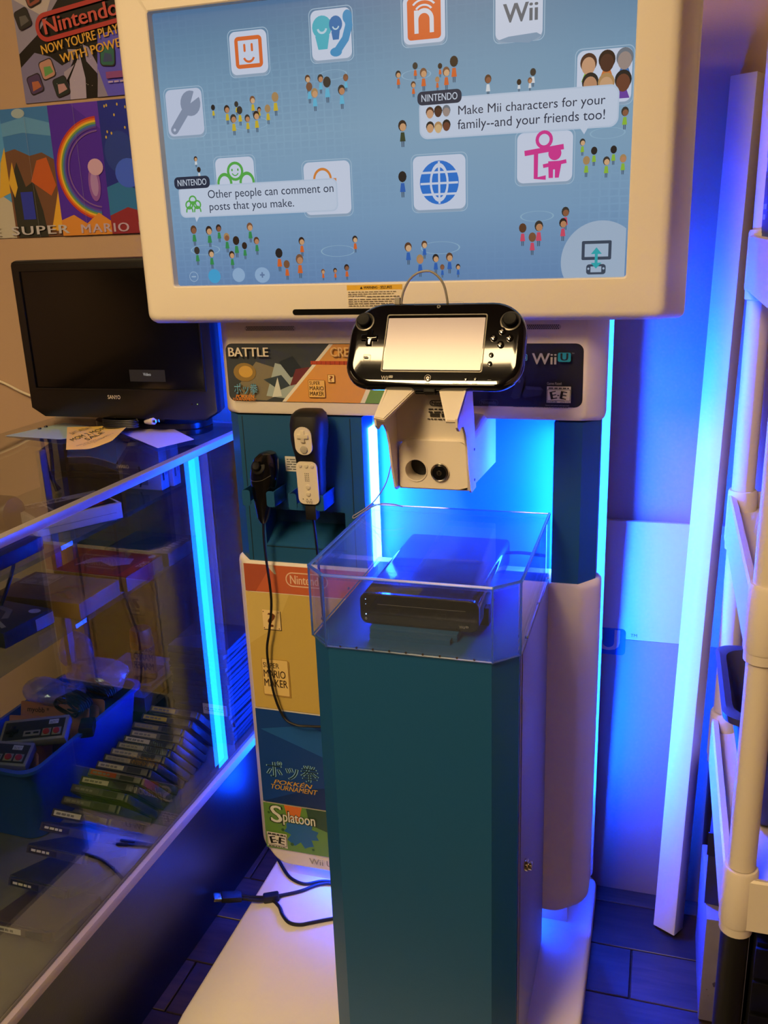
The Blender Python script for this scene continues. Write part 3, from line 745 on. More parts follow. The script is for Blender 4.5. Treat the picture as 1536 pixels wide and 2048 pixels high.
for i in range(1, 5): b.tube([(*E_[i], AZ0), (*E_[i], AZ1)], .0017, 5, sub=0, smooth=False)
b.tube([(*E_[0], AZ1), (*E_[5], AZ1)], .0012, 5, sub=0, smooth=False)
obj('cover_edge', b, AE, AV)
CHR = mat('chrome', 'c9c2b8', .15, 1.0)
for i in range(9): obj('cover_screw', MB().cyl((.005 + i * .0235, AYF - .0002, AZ0 + .004), (0, -1, 0), .0016, .0012, 8), CHR, AV)
for yy in (-.21, -.09, .02):
    obj('cover_screw', MB().cyl((AX1 + .0002, yy, AZ0 + .006), (1, 0, 0), .0022, .002, 8), CHR, AV); obj('cover_screw', MB().cyl((AX0 - .0002, yy, AZ0 + .006), (-1, 0, 0), .0022, .002, 8), CHR, AV)

# --- controller cradle
KC = mat('cradle_white', 'e6dccd', .45, bump=.1, bscale=900)
CXL, CXR = .0475, .1555
b = MB()
# box that carries the bracket, running back into the niche
fo_ = rrect(CXL + .002, CXR - .002, .9715, 1.046, (.002, .002, .012, .018), 5)
bo_ = rrect(CXL + .008, CXR - .012, .945, 1.052, (.002, .002, .014, .018), 5)
b.loft([xz(bo_, .148), xz(fo_, -.126)], True, False)
fi_ = [(p_[0] + .002 * (1 if p_[0] < .10 else -1), p_[1] + .002 * (1 if p_[1] < 1.0 else -1)) for p_ in fo_]
hx, hz, hr = .0755, 1.000, .0158
def hit(t_):      # where the ray from the port centre leaves the front outline
    dx, dz = cos(t_), sin(t_); best = None
    for k_ in range(len(fi_)):
        (x1_, z1_), (x2_, z2_) = fi_[k_], fi_[(k_ + 1) % len(fi_)]
        ex_, ez_ = x2_ - x1_, z2_ - z1_; den = dx * ez_ - dz * ex_
        if abs(den) < 1e-12: continue
        s1 = ((x1_ - hx) * ez_ - (z1_ - hz) * ex_) / den; s2 = ((x1_ - hx) * dz - (z1_ - hz) * dx) / den
        if s1 > 0 and -1e-6 <= s2 <= 1 + 1e-6 and (best is None or s1 < best): best = s1
    return (hx + dx * best, hz + dz * best)
an_ = [2 * pi * k_ / 64 for k_ in range(64)]
b.loft([xz(fo_, -.126), xz(fi_, -.128)], False, False)
b.loft([xz([hit(t_) for t_ in an_], -.128), xz([(hx + hr * cos(t_), hz + hr * sin(t_)) for t_ in an_], -.128)], False, False)
CR = obj('cradle', b, KC, K)
b = MB()      # leaning back plate behind the controller
b.add([(CXL, -.122, 1.040), (CXR, -.122, 1.040), (CXR, -.128, 1.128), (CXL, -.128, 1.128), (CXL, -.118, 1.040), (CXR, -.118, 1.040), (CXR, -.124, 1.128), (CXL, -.124, 1.128)], [[0, 1, 2, 3], [7, 6, 5, 4], [3, 2, 6, 7], [0, 4, 5, 1], [0, 3, 7, 4], [1, 5, 6, 2]])
obj('back_plate', b, KC, CR)
prof = [(-.130, .9705), (-.137, .975), (-.152, 1.012), (-.160, 1.045), (-.170, 1.066), (-.183, 1.078), (-.198, 1.080), (-.210, 1.077), (-.220, 1.084), (-.222, 1.096), (-.160, 1.127), (-.124, 1.127), (-.105, 1.05), (-.10, .9705)]
for x0, x1 in ((CXL - .003, CXL), (CXR, CXR + .003)):
    b = MB().prism(prof, (x0, 0, 0), (0, 1, 0), (0, 0, 1), (-1, 0, 0), x1 - x0)
    obj('side_arm', b, KC, CR)
for q in ([(CXL - .003, -.159, 1.1265), (CXL + .040, -.161, 1.1250), (CXL + .011, -.222, 1.0935), (CXL - .003, -.224, 1.0965)],
          [(CXR - .036, -.161, 1.1250), (CXR + .003, -.159, 1.1265), (CXR + .003, -.221, 1.0935), (CXR - .013, -.221, 1.0935)]):
    lo = [(a, c_ + .003, d_ - .004) for a, c_, d_ in q]
    b = MB(); bb = bmesh.new()
    t_ = [bb.verts.new(v) for v in q]; l_ = [bb.verts.new(v) for v in lo]
    ft = bb.faces.new(t_); bb.faces.new(l_[::-1])
    for i in range(4): bb.faces.new([t_[i], l_[i], l_[(i + 1) % 4], t_[(i + 1) % 4]])
    bmesh.ops.recalc_face_normals(bb, faces=bb.faces[:]); bmesh.ops.bevel(bb, geom=list(ft.edges), offset=.0015, segments=2, affect='EDGES')
    b.bm(bb, 0, True); obj('rest_flap', b, KC, CR)
b = MB().lathe([(.0172, -.0002), (.0172, .0008), (.0160, .0008), (.0155, -.0002)], (.0755, -.1285, 1.000), (0, -1, 0), 28, cap=False); obj('port_rim', b, KC, CR)
obj('port_tube', MB().lathe([(.0157, 0), (.0157, .034)], (.0755, -.1279, 1.000), (0, 1, 0), 28, cap=False), KC, CR)
b = MB().cyl((.0755, -.0960, 1.000), (0, 1, 0), .0156, .001, 28); obj('port_bottom', b, mat('port_dark', '15161a', .6), CR)
b = MB().cyl((.1115, -.1282, .9985), (0, -1, 0), .0135, .004, 24, bev=.001); b.cyl((.1115, -.1322, .9985), (0, -1, 0), .0105, .0015, 24, mi=1); b.cyl((.1115, -.1337, .9985), (0, -1, 0), .004, .0008, 14); b.box(.1107, .1123, -.1350, -.1344, .9955, 1.0015, mi=1)
obj('cradle_lock', b, [mat('chrome', 'c9c2b8', .15, 1.0), mat('lock_dark', '16161a', .3, .6)], CR)
p = Print((0, -.1232, 1.040), (1, 0, 0), (0, -.068, .998), (0, -1, -.068))
p.frame(.098, .0545, .135, .063, .0012, '2a2624', .004); p.text('Nintendo', .101, .0562, .132, .0613, '2a2624', .03); p.lines(.096, .045, .138, .053, 2, '35302c', .5, .05); p.lines(.098, .039, .134, .0445, 1, '35302c', .95, 0); p.lines(.094, .035, .136, .038, 1, '35302c', .5, 0)
p.build('cradle_label', CR)
for (yy, zz) in ((-.112, .985), (-.112, 1.03)): obj('rivet', MB().cyl((CXR + .0031, yy, zz), (1, 0, 0), .002, .0006, 10), KD, CR)
# --- teal holders for the hand controllers
def holder(xl, xr, z0, z1, y0):
    b = MB()
    for x, sgn in ((xl, 1), (xr, -1)):
        xa, xb = sorted((x, x + sgn * .0022)); b.box(xa, xb, y0, .060, z0, z1, bev=.0008)
        xa, xb = sorted((x, x + sgn * .0150)); b.prism(rrect(xa, xb, z0, z1, .005, 4), (0, y0 - .0004, 0), (1, 0, 0), (0, 0, 1), (0, -1, 0), .0022)
    b.box(xl, xr, .0572, .0597, z0 + .003, z1 - .003)
    return b
obj('controller_holder', holder(-.2745, -.214, .887, .915, .008), KT, K)
obj('controller_holder', holder(-.1865, -.1225, .886, .914, .004), KT, K)

# ================================================================== tablet controller
T_ = radians(-31.3)
GM = Matrix.Translation(V((.108, -.138, 1.183))) @ Matrix.Rotation(T_, 4, 'X')
G = empty('tablet_controller', None, GM, 'glossy black tablet game controller with glare painted into its screen, resting on the white cradle', 'controller')
GB = mat('pad_gloss', '060607', .07, coat=1.0)
GK = mat('pad_matte', '060606', .6, spec=.25)
GL = mat('pad_line', '5a5650', .3, .5)
def gl(i, y, zi=None):
    zi = i if zi is None else zi
    return xz(rrect(-.1245 + i, .1265 - i, -.0655 + zi, .0640 - zi, (max(.038 - i, .005), max(.038 - i, .005), max(.050 - i, .005), max(.050 - i, .005)), 9), y)
b = MB().loft([gl(.030, .028), gl(.010, .024), gl(.002, .014), gl(0, .0075), gl(.0008, .0045), gl(.003, .0018), gl(.0065, .0005), gl(.012, 0)], smooth=True)
GBODY = obj('body', b, GB, G, True)
b = MB()
L0, L1 = rrect(-.0712, .0712, -.0418, .0442, .003), rrect(-.0697, .0697, -.0403, .0427, .0025)
b.loft([xz(L0, -.0001), xz(L0, -.0006), xz(L1, -.0006), xz(L1, -.0001)], False, False); obj('screen_rim', b, GL, G, True)
PSM = emit('pad_screen_glare', 'c0937c', .62, rough=.22, spec=.9); PSM.node_tree.nodes['Principled BSDF'].inputs['Coat Weight'].default_value = 1.0; PSM.node_tree.nodes['Principled BSDF'].inputs['Coat Roughness'].default_value = .16  # even warm emission stands in for the ceiling reflected in this screen
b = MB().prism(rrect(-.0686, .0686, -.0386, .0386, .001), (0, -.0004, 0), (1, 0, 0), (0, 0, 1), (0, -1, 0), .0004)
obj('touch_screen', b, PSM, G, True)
for (x, z) in ((-.1035, .0335), (.1030, .0330)):
    b = MB().lathe([(.0140, 0), (.0140, -.0012), (.0122, -.0016), (.0115, -.0002)], (x, 0, z), (0, 1, 0), 28, cap=False); ring = obj('stick_ring', b, GL, G, True)
    b = MB().cyl((x, .0006, z), (0, -1, 0), .0115, .001, 24); b.cyl((x, 0, z), (0, -1, 0), .0062, .006, 18); b.lathe([(.0060, .0055), (.0092, .0060), (.0096, .0085), (.0085, .0098), (.006, .0094), (.0001, .0090)], (x, 0, z), (0, -1, 0), 26)
    obj('thumb_stick', b, GK, G, True)
def plus_poly(cx, cz, a, w_): return [(cx - w_, cz - a), (cx + w_, cz - a), (cx + w_, cz - w_), (cx + a, cz - w_), (cx + a, cz + w_), (cx + w_, cz + w_), (cx + w_, cz + a), (cx - w_, cz + a), (cx - w_, cz + w_), (cx - a, cz + w_), (cx - a, cz - w_), (cx - w_, cz - w_)]
b = MB().prism(plus_poly(-.0936, .0088, .0115, .0040), (0, -.0035, 0), (1, 0, 0), (0, 0, 1), (0, -1, 0), .004, bev=.0008); obj('direction_pad', b, GB, G, True)
for s_, x, z in (('X', .0932, .0184), ('Y', .0826, .0086), ('A', .1043, .0085), ('B', .0928, -.0015)):
    b = MB().cyl((x, 0, z), (0, -1, 0), .0048, .0032, 20, bev=.001); o = obj('button', b, GB, G, True)
    p = Print((0, -.0033, 0), (1, 0, 0), (0, 0, 1), (0, -1, 0), .0001); p.text(s_, x - .0014, z - .0017, x + .0014, z + .0017, '8a8680'); p.build('button_letter', o, True)
for s_, x, z in (('+', .0815, -.0166), ('−', .0809, -.0292)):
    b = MB().cyl((x, 0, z), (0, -1, 0), .0032, .0022, 18, bev=.0006); o = obj('button', b, GB, G, True)
    p = Print((0, -.0023, 0), (1, 0, 0), (0, 0, 1), (0, -1, 0), .0001); p.rect(x - .0013, z - .0003, x + .0013, z + .0003, '8a8680')
    if s_ == '+': p.rect(x - .0003, z - .0013, x + .0003, z + .0013, '8a8680')
    p.build('button_mark', o, True)
b = MB().cyl((-.0025, 0, -.0507), (0, -1, 0), .0048, .0015, 22, bev=.0006); o = obj('home_button', b, GB, G, True)
p = Print((-.0025, -.0016, -.0507), (1, 0, 0), (0, 0, 1), (0, -1, 0), .0001); p.ring(0, 0, .0046, .0006, 'b0aaa0'); p.poly([(-.0022, -.0018), (.0022, -.0018), (.0022, .0004), (.0028, .0004), (0, .0026), (-.0028, .0004), (-.0022, .0004)], 'c9c4ba'); p.rect(-.0006, -.0018, .0006, .0002, '1a1a1a'); p.build('home_mark', o, True)
for x, z, r_ in ((.0503, -.0512, .0028), (.0632, -.0510, .0026)):
    b = MB().cyl((x, 0, z), (0, -1, 0), r_, .0012, 16, bev=.0004); obj('button', b, GB, G, True)
p = Print((0, -.0001, 0), (1, 0, 0), (0, 0, 1), (0, -1, 0), .0001)
p.text('Wii', -.0690, -.0535, -.0590, -.0478, '9a958c', .02); p.rect(-.0580, -.0510, -.0525, -.0472, '9a958c', .0008); p.text('U', -.0567, -.0503, -.0538, -.0478, '0a0a0a', .04)
p.text('TV', .0490, -.0525, .0516, -.0500, '8a8680', .02); p.text('HOME', -.0055, -.0588, .0005, -.0573, '6a665f'); p.text('BATTERY', .0330, -.0588, .0415, -.0573, '6a665f'); p.text('TV CONTROL', .0430, -.0588, .0545, -.0573, '6a665f'); p.text('POWER', .0595, -.0588, .0665, -.0573, '6a665f'); p.text('MIC', -.020, -.0575, -.0165, -.0562, '6a665f')
p.rect(.080, -.0527, .085, -.0523, '8a8680'); p.ring(.0632, -.051, .0012, .0003, '8a8680')
p.frame(-.0985, -.0255, -.0885, -.0165, .0004, '4a4743', .001); p.rect(-.098, -.0222, -.092, -.0195, '6a665f')
p.frame(-.034, .0570, .036, .0615, .0002, '2c2b2a', .002)
p.build('printed_marks', G, True)
b = MB().cyl((.0012, 0, .0556), (0, -1, 0), .0026, .0008, 18); b.cyl((.0012, -.0008, .0556), (0, -1, 0), .0014, .0003, 14, mi=1); obj('camera_lens', b, [GL, mat('lens', '20242c', .05)], G, True)
b = MB().box(-.0080, .0080, .004, .016, -.069, -.063, bev=.001); b.box(-.022, .030, .012, .018, -.067, -.064); obj('dock_tab', b, GK, G, True)
GM2 = mat('cord_grey', '8c8880', .5)
b = MB().tube([(.051, -.100, 1.215), (.053, -.100, 1.237), (.057, -.101, 1.252), (.067, -.102, 1.268), (.081, -.102, 1.277), (.098, -.101, 1.277), (.112, -.100, 1.264), (.118, -.098, 1.243), (.119, -.092, 1.21), (.116, -.085, 1.17)], .0017, 8)
b.box(.0435, .0515, -.1035, -.0965, 1.222, 1.243, bev=.001); obj('tether_cable', b, GM2, G)

# ================================================================== game console under the cover
CN = empty('game_console', (.100, -.09, .795), None, 'slim glossy black game console under the clear acrylic cover', 'console')
def cl(x0, x1, z0, z1, r, y): return xz(rrect(x0, x1, z0, z1, r, 5), y)
CBM = mat('console_gloss', '050507', .12, coat=.6)
b = MB().loft([cl(.016, .184, .7965, .840, .006, .050), cl(.0150, .185, .7955, .841, .008, .046), cl(.0150, .185, .7955, .841, .008, -.214), cl(.0160, .184, .7965, .840, .010, -.2175)], smooth=True); obj('body', b, CBM, CN)
b = MB().loft([cl(.0135, .1865, .7948, .8420, .012, -.2176), cl(.0135, .1865, .7948, .8420, .012, -.2235), cl(.0150, .1850, .7963, .8405, .011, -.2250)], smooth=True); fp = obj('front_panel', b, CBM, CN)
p = Print((0, -.2251, 0), (1, 0, 0), (0, 0, 1), (0, -1, 0), .0001)
p.rect(.040, .8262, .168, .8270, '6a6862'); p.frame(.058, .8145, .072, .8215, .0002, '24252a'); p.frame(.126, .8125, .140, .8200, .0002, '24252a')
p.text('Wii', .1585, .8005, .1665, .8050, '8a8884', .02); p.rect(.1675, .8020, .1720, .8052, '8a8884', .0008); p.text('U', .1688, .8026, .1707, .8047, '0a0a0a', .05)
p.ring(.0225, .8035, .0016, .0004, 'b8c0cc', 14); p.rect(.0222, .8040, .0228, .8056, 'b8c0cc'); p.build('front_marks', fp)
b = MB().cyl((.0225, -.2251, .8100), (0, -1, 0), .0009, .0003, 10); b.cyl((.0225, -.2251, .8330), (0, -1, 0), .0006, .0003, 10); b.cyl((.0225, -.2251, .8255), (0, -1, 0), .0004, .0003, 8)
obj('status_light', b, emit('status_led', 'b8d8ff', 2.5), fp)
b = MB().tube([(.10, .050, .81), (.13, .075, .80), (.19, .10, .80), (.235, .12, .79)], .003, 8); obj('cable', b, KD, CN)

# ================================================================== motion remote in its jacket
RBK = mat('jacket_silicone', '0b0b0c', .55)
RW = mat('remote_white', 'ded5c2', .35)
R_ = empty('remote_controller', (-.146, .02, .885), None, 'white motion remote in a black rubber jacket, held on the teal pillar', 'controller')
secs = [(1.0585, -.1440, .010, .014, .014), (1.0560, -.1440, .021, -.004, .036), (1.0500, -.1440, .0265, -.012, .040), (1.0350, -.1438, .0292, -.0150, .040), (1.010, -.1440, .0285, -.0150, .038), (.995, -.1445, .0262, -.0120, .036), (.980, -.1450, .0240, -.0060, .034), (.965, -.1455, .0228, -.0010, .033), (.930, -.1465, .0222, .0010, .033), (.905, -.1475, .0215, .0015, .033), (.896, -.1480, .0185, .0030, .031), (.8930, -.1480, .012, .0080, .026)]
def rsec(z, cx, hw, yf, yb): return [V((x, y, z)) for x, y in rrect(cx - hw, cx + hw, yf, yb, min(hw, (yb - yf) / 2) * .62, 4)]
b = MB().loft([rsec(*q) for q in reversed(secs)], smooth=True); obj('jacket', b, RBK, R_)
def face_plate(z0, z1, cx, hw, y0, y1, r_):
    """white plastic showing through the jacket; leans with the jacket front"""
    pl = rrect(cx - hw, cx + hw, 0, 1, .001, 5)
    pl = rrect(-hw, hw, z0, z1, r_, 6)
    yy = lambda z: y0 + (y1 - y0) * (z - z0) / (z1 - z0)
    return MB().loft([[V((cx + x, yy(z) + .001, z)) for x, z in pl], [V((cx + x, yy(z) - .0012, z)) for x, z in pl]], smooth=False)
fa = obj('upper_face', face_plate(.9870, 1.0345, -.1447, .0150, -.0125, -.0168, .014), RW, R_)
fb = obj('lower_face', face_plate(.8985, .9735, -.1468, .0185, .0008, -.0035, .010), RW, R_)
b = MB().prism(plus_poly(-.1447, 1.0185, .0098, .0033), (0, -.0190, 0), (1, 0, 0), (0, 0, 1), (0, -1, 0), .004, bev=.0006); obj('direction_pad', b, mat('remote_button', 'cfc6b2', .3), fa)
b = MB().cyl((-.1447, -.0135, .9965), (0, -1, 0), .0066, .0030, 22, bev=.001); obj('button', b, mat('remote_a', 'a9a397', .3), fa)
for x, z, r_ in ((-.1575, .9660, .0031), (-.1470, .9660, .0036), (-.1365, .9655, .0031), (-.1465, .9290, .0042), (-.1470, .9165, .0042)):
    yy = .0008 + (-.0043) * (z - .8985) / .075
    b = MB().cyl((x, yy - .0008, z), (0, -1, 0), r_, .0018, 18, bev=.0006); obj('button', b, mat('remote_button', 'cfc6b2', .3), fb)
p = Print((0, .0506, 0), (1, 0, 0), (0, -.0573, 1), (0, -1, 0), .0001)
for i in range(3):
    for j in range(5): p.disc(-.1500 + i * .003, .9400 + j * .0032, .0007, .0009, '3a3836', 6, up=False)
for x in (-.1570, -.1500, -.1430): p.disc(x, .9075, .0009, .0009, '2a2826', 8, up=False)
p.text('Wii', -.1525, .9000, -.1410, .9055, '9a948a', .02); p.build('face_marks', fb)
b = MB().box(-.158, -.138, .006, .024, .868, .894, bev=.002); obj('plug', b, RBK, R_)
CK = mat('cord_black', '08080a', .5)
b = MB().tube([(-.148, .015, .870), (-.1485, .02, .85), (-.150, .03, .80), (-.150, .035, .74), (-.148, .038, .60), (-.15, .04, .45)], .0024, 8); obj('cord', b, CK, R_)

# ================================================================== nunchuk-style controller
N_ = empty('joystick_controller', (-.238, .02, .852), None, 'black curved one-handed joystick controller hanging beside the white remote', 'controller')
secs = [(.9815, -.2270, .006, .018), (.9785, -.2280, .014, .030), (.9700, -.2310, .0210, .034), (.955, -.2345, .0250, .034), (.938, -.2375, .0255, .030), (.918, -.2400, .0225, .027), (.895, -.2420, .0175, .025), (.875, -.2435, .0135, .022), (.860, -.2450, .0095, .018), (.852, -.2455, .005, .010)]
b = MB().loft([[V((cx + hw * cos(t), .024 + dp * .52 * sin(t), z)) for t in [2 * pi * i / 22 for i in range(22)]] for z, cx, hw, dp in reversed(secs)], smooth=True)
obj('body', b, mat('nunchuk_black', '060607', .22, coat=.4), N_)
b = MB().lathe([(.0130, 0), (.0135, .0025), (.0118, .0035)], (-.2395, .0088, .957), (-.10, -.9, .42), 26); b.lathe([(.0045, .002), (.0045, .006), (.0072, .0072), (.0075, .0095), (.0062, .0108), (.0001, .0100)], (-.2395, .0088, .957), (-.10, -.9, .42), 22); obj('thumb_stick', b, GK, N_)
b = MB().tube([(-.2620, .014, .934), (-.250, .0078, .9315), (-.235, .0075, .934), (-.220, .012, .942)], .0004, 5); obj('seam_line', b, GL, N_)
b = MB().tube([(-.2455, .024, .855), (-.249, .028, .83), (-.2495, .030, .79), (-.246, .032, .704), (-.256, .036, .643), (-.265, .038, .602), (-.2655, .040, .56), (-.258, .040, .50), (-.241, .038, .459), (-.216, .034, .449), (-.188, .034, .450), (-.11, .03, .46), (-.053, .02, .47)], .0024, 8); obj('cord', b, CK, N_)

# thin lanyard hanging behind the cradle
b = MB().tube([(.030, -.02, 1.03), (.008, -.02, .985), (-.004, -.02, .948), (-.022, -.02, .920), (-.037, -.022, .906), (-.052, -.025, .896), (-.061, -.026, .890), (-.058, -.026, .8875), (-.040, -.022, .900), (-.018, -.02, .911), (.004, -.018, .912), (.022, -.016, .908)], .0011, 6)
tag(obj('lanyard_cord', b, mat('lanyard', '8a8690', .5), None, loc=(.0, -.02, .89)), 'thin grey lanyard cord looping down beside the white cradle', 'cord')

# ================================================================== cable left on the base plate
U_ = empty('usb_cable', (-.27, .03, .036), None, 'black forked cable with a flat metal plug lying on the white base plate', 'cable')
b = MB().tube([(-.352, .004, .056), (-.325, .016, .048), (-.297, .030, .043), (-.272, .048, .040), (-.245, .066, .040), (-.215, .094, .040), (-.18, .100, .042), (-.10, .085, .040)], .0036, 8); b.tube([(-.352, .000, .054), (-.318, .010, .047), (-.294, .024, .042), (-.272, .012, .040), (-.256, -.008, .040), (-.235, -.024, .040), (-.212, -.024, .040), (-.190, -.012, .040), (-.15, .01, .040), (-.10, .03, .040), (-.054, .035, .040)], .0036, 8)
obj('cord', b, CK, U_)
MP = Matrix.Translation(V((-.368, -.008, .060))) @ Matrix.Rotation(radians(32), 4, 'Z') @ Matrix.Rotation(radians(12), 4, 'Y')
b = MB().box(-.019, .022, -.0115, .0115, -.006, .006, bev=.002, M=MP); obj('plug', b, CK, U_)
b = MB().box(-.034, -.019, -.0095, .0095, -.0035, .0035, bev=.0005, M=MP); obj('plug_contact', b, mat('contact_metal', 'cfc3ae', .25, 1.0), U_)
MP = Matrix.Translation(V((-.296, .028, .0445))) @ Matrix.Rotation(radians(28), 4, 'Z')
b = MB().box(-.016, .016, -.0085, .0085, -.008, .008, bev=.003, M=MP); obj('cable_junction', b, CK, U_)
b = MB().tube([(-.335, .15, .0395), (-.300, .112, .0395), (-.275, .094, .0395), (-.245, .088, .0395), (-.215, .104, .0395), (-.18, .108, .0395), (-.10, .1, .0395)], .0034, 8)
tag(obj('power_cord', b, CK, None, loc=(-.28, .095, .036)), 'black cord emerging from under the lower poster panel', 'cord')
# ================================================================== glass display counter on the left (own frame: x = away along the counter, y = into it, z = up)
CM = Matrix.Translation(V((-.40, .10, 0))) @ Matrix.Rotation(math.atan2(1, .03), 4, 'Z')
def cw(v, u, z): return CM @ V((v, u, z))
D_ = empty('display_counter', None, CM, 'long glass display counter with metal rails and black base beside the kiosk', 'display counter')
GLS = glass('counter_glass', (.77, .80, .80), 0.0, .06)
ALU = mat('rail_metal', 'b9b2a8', .38, .55, bump=.1, bscale=300)
V0, V1, UD = -1.30, .232, .50
obj('top_glass', MB().box(V0, V1, .0125, UD, .9548, .9612), GLS, D_, True)
obj('front_glass', MB().box(V0, V1, .003, .008, .2985, .9505), GLS, D_, True)
obj('end_glass', MB().box(V1 - .006, V1, .012, UD, .291, .9540), GLS, D_, True)
SHG = glass('shelf_glass', (.74, .82, .80), 0.0, .05, haze=.03, hcol=(.25, .32, .36))
obj('shelf', MB().box(V0, V1 - .01, .172, UD - .02, .820, .828), SHG, D_, True)
obj('shelf', MB().box(V0, V1 - .01, .168, UD - .02, .670, .678), SHG, D_, True)
obj('top_rail', MB().box(V0, V1, -.004, .012, .9508, .9640, bev=.001), ALU, D_, True)
obj('end_rail', MB().box(V1 + .0005, V1 + .012, -.004, UD, .9508, .9640, bev=.001), ALU, D_, True)
obj('bottom_rail', MB().box(V0, V1, -.006, .010, .2805, .2975, bev=.0008), mat('rail_pale', 'cfc2b4', .5, .1), D_, True)
obj('deck', MB().box(V0, V1, .0105, UD, .272, .2905), mat('deck_white', '706b66', .6, var=.15, vscale=18), D_, True)
obj('base_panel', MB().box(V0, V1, .004, UD, 0.0, .2800), mat('base_black', '0b0b0d', .38, bump=.15, bscale=400), D_, True)
for v_ in (V1 - .030, -.62): obj('rear_post', MB().box(v_, v_ + .018, UD - .020, UD, .291, .954), ALU, D_, True)
obj('post', MB().box(V1 - .024, V1 - .007, .009, .024, .291, .950), mat('post_dark', '24242a', .4, .4), D_, True)
for z_ in (.816, .666): 
    b = MB()
    b.box(-.03, -.012, .19, UD - .03, z_, z_ + .0035); obj('shelf_bracket', b, ALU, D_, True)
obj('shelf_standard', MB().box(-.03, -.012, .335, .345, .291, .95), ALU, D_, True)

def cthing(name, v, u, z, label, cat, group=None, rz=0.0, rx=0.0, ry=0.0):
    M = CM @ Matrix.Translation(V((v, u, z))) @ Matrix.Rotation(rz, 4, 'Z') @ Matrix.Rotation(ry, 4, 'Y') @ Matrix.Rotation(rx, 4, 'X')
    return empty(name, None, M, label, cat, group)
# ---- game cartridges leaning in a row on the deck
CG = [mat('cart_grey', '55524f', .42), mat('cart_dark', '2c2b2c', .38), mat('cart_mid', '403e3e', .4)]
def make_cart(shell, label_hex, strip, name_lbl, mtop):
    t = empty('game_cartridge', None, mtop, name_lbl, 'game cartridge', 'game cartridges leaning in a row on the counter deck')
    b = MB().box(-.0605, .0605, -.0072, .0072, 0, .118, bev=.0015); b.box(-.056, .056, -.0066, .0066, .118, .125, bev=.001)
    obj('shell', b, shell, t, True)
    b = MB()
    for x in (-.052, .050): b.box(x - .004, x + .004, -.0075, -.0069, .01, .112)
    b.box(.006, .040, -.0076, -.0069, .103, .117)
    b.box(.012, .042, -.0050, .0050, .1245, .1254)
    obj('grip_ridges', b, mat('cart_ridge', '121113', .5), t, True)
    b = MB().box(-.052, .004, -.0078, -.0070, .035, .116); obj('face_label', b, ink(label_hex), t, True)
    b = MB().box(-.051, .004, -.0042, .0042, .1246, .1257); sl = obj('end_label', b, ink(strip, .18), t, True)
    p = Print((0, 0, .1257), (1, 0, 0), (0, 1, 0), (0, 0, 1), .0002); p.lines(-.046, -.0022, -.006, .0020, 1, '6a655c' if strip != '15151a' else 'c9c4b8', .9, .3); p.build('end_lettering', sl, True)
    return t
cart_specs = [('8c8a80', 'b8a23e'), ('6a5a50', 'b8a23e'), ('4a4038', '8f8258'), ('5a5650', 'a89f86'), ('30353c', 'b5ad98'), ('6e3a2a', '9a927c'), ('3a3a40', 'a39a84'), ('3c3834', '8a8474'), ('3a3a40', 'b0a890'), ('3c3432', 'a0482c'), ('40404a', 'b2aa94'), ('34323a', '54504a'), ('3a3438', '5a5652'), ('3c3c44', 'c4bfb4'), ('2c2c30', '15151a')]
def cart_M(v, u, th, rz=0.0): return CM @ Matrix.Translation(V((v, u, .2912 + .0072 * sin(th)))) @ Matrix.Rotation(-pi / 2 + rz, 4, 'Z') @ Matrix.Rotation(th, 4, 'X')
ORD = ['farthest', 'second farthest', 'third farthest', 'fourth farthest', 'fifth farthest', 'sixth farthest', 'seventh farthest', 'eighth farthest', 'ninth farthest', 'tenth farthest', 'eleventh farthest', 'twelfth farthest', 'thirteenth farthest', 'fourteenth farthest', 'fifteenth farthest']
tops = [.018, -.016, -.050, -.078, -.101, -.124, -.147, -.170, -.194, -.219, -.245, -.272, -.300, -.330, -.362]
for i, vt in enumerate(tops):
    th = radians(41 if i < 12 else 41 + (i - 11) * 4)
    lb = 'grey game cartridge with a %s end label, %s of the leaning row' % ({'b8a23e': 'yellow', '15151a': 'black', 'a0482c': 'red', '8f8258': 'olive', 'c4bfb4': 'white'}.get(cart_specs[i][1], 'pale'), ORD[i])
    make_cart(CG[i % 3 if i < 12 else 1], cart_specs[i][0], cart_specs[i][1], lb, cart_M(vt + .118 * sin(th), .118 + (.012 if i < 3 else 0) - .0006 * i, th, radians(((i * 37 % 7) - 3) * .2)))
make_cart(CG[1], '24242a', '15151a', 'dark game cartridge with black end label, slumped just before the leaning row', cart_M(-.303, .105, radians(60), 0))
make_cart(CG[1], '2c2c33', '15151a', 'dark cartridge with black end label slumped low beside the brown one', cart_M(-.352, .096, radians(70), radians(-1)))
make_cart(mat('cart_brown', '4a3a34', .45), '5a4638', 'cfc9bd', 'brown cartridge with white end label nearest the viewer', cart_M(-.424, .076, radians(77), radians(2)))

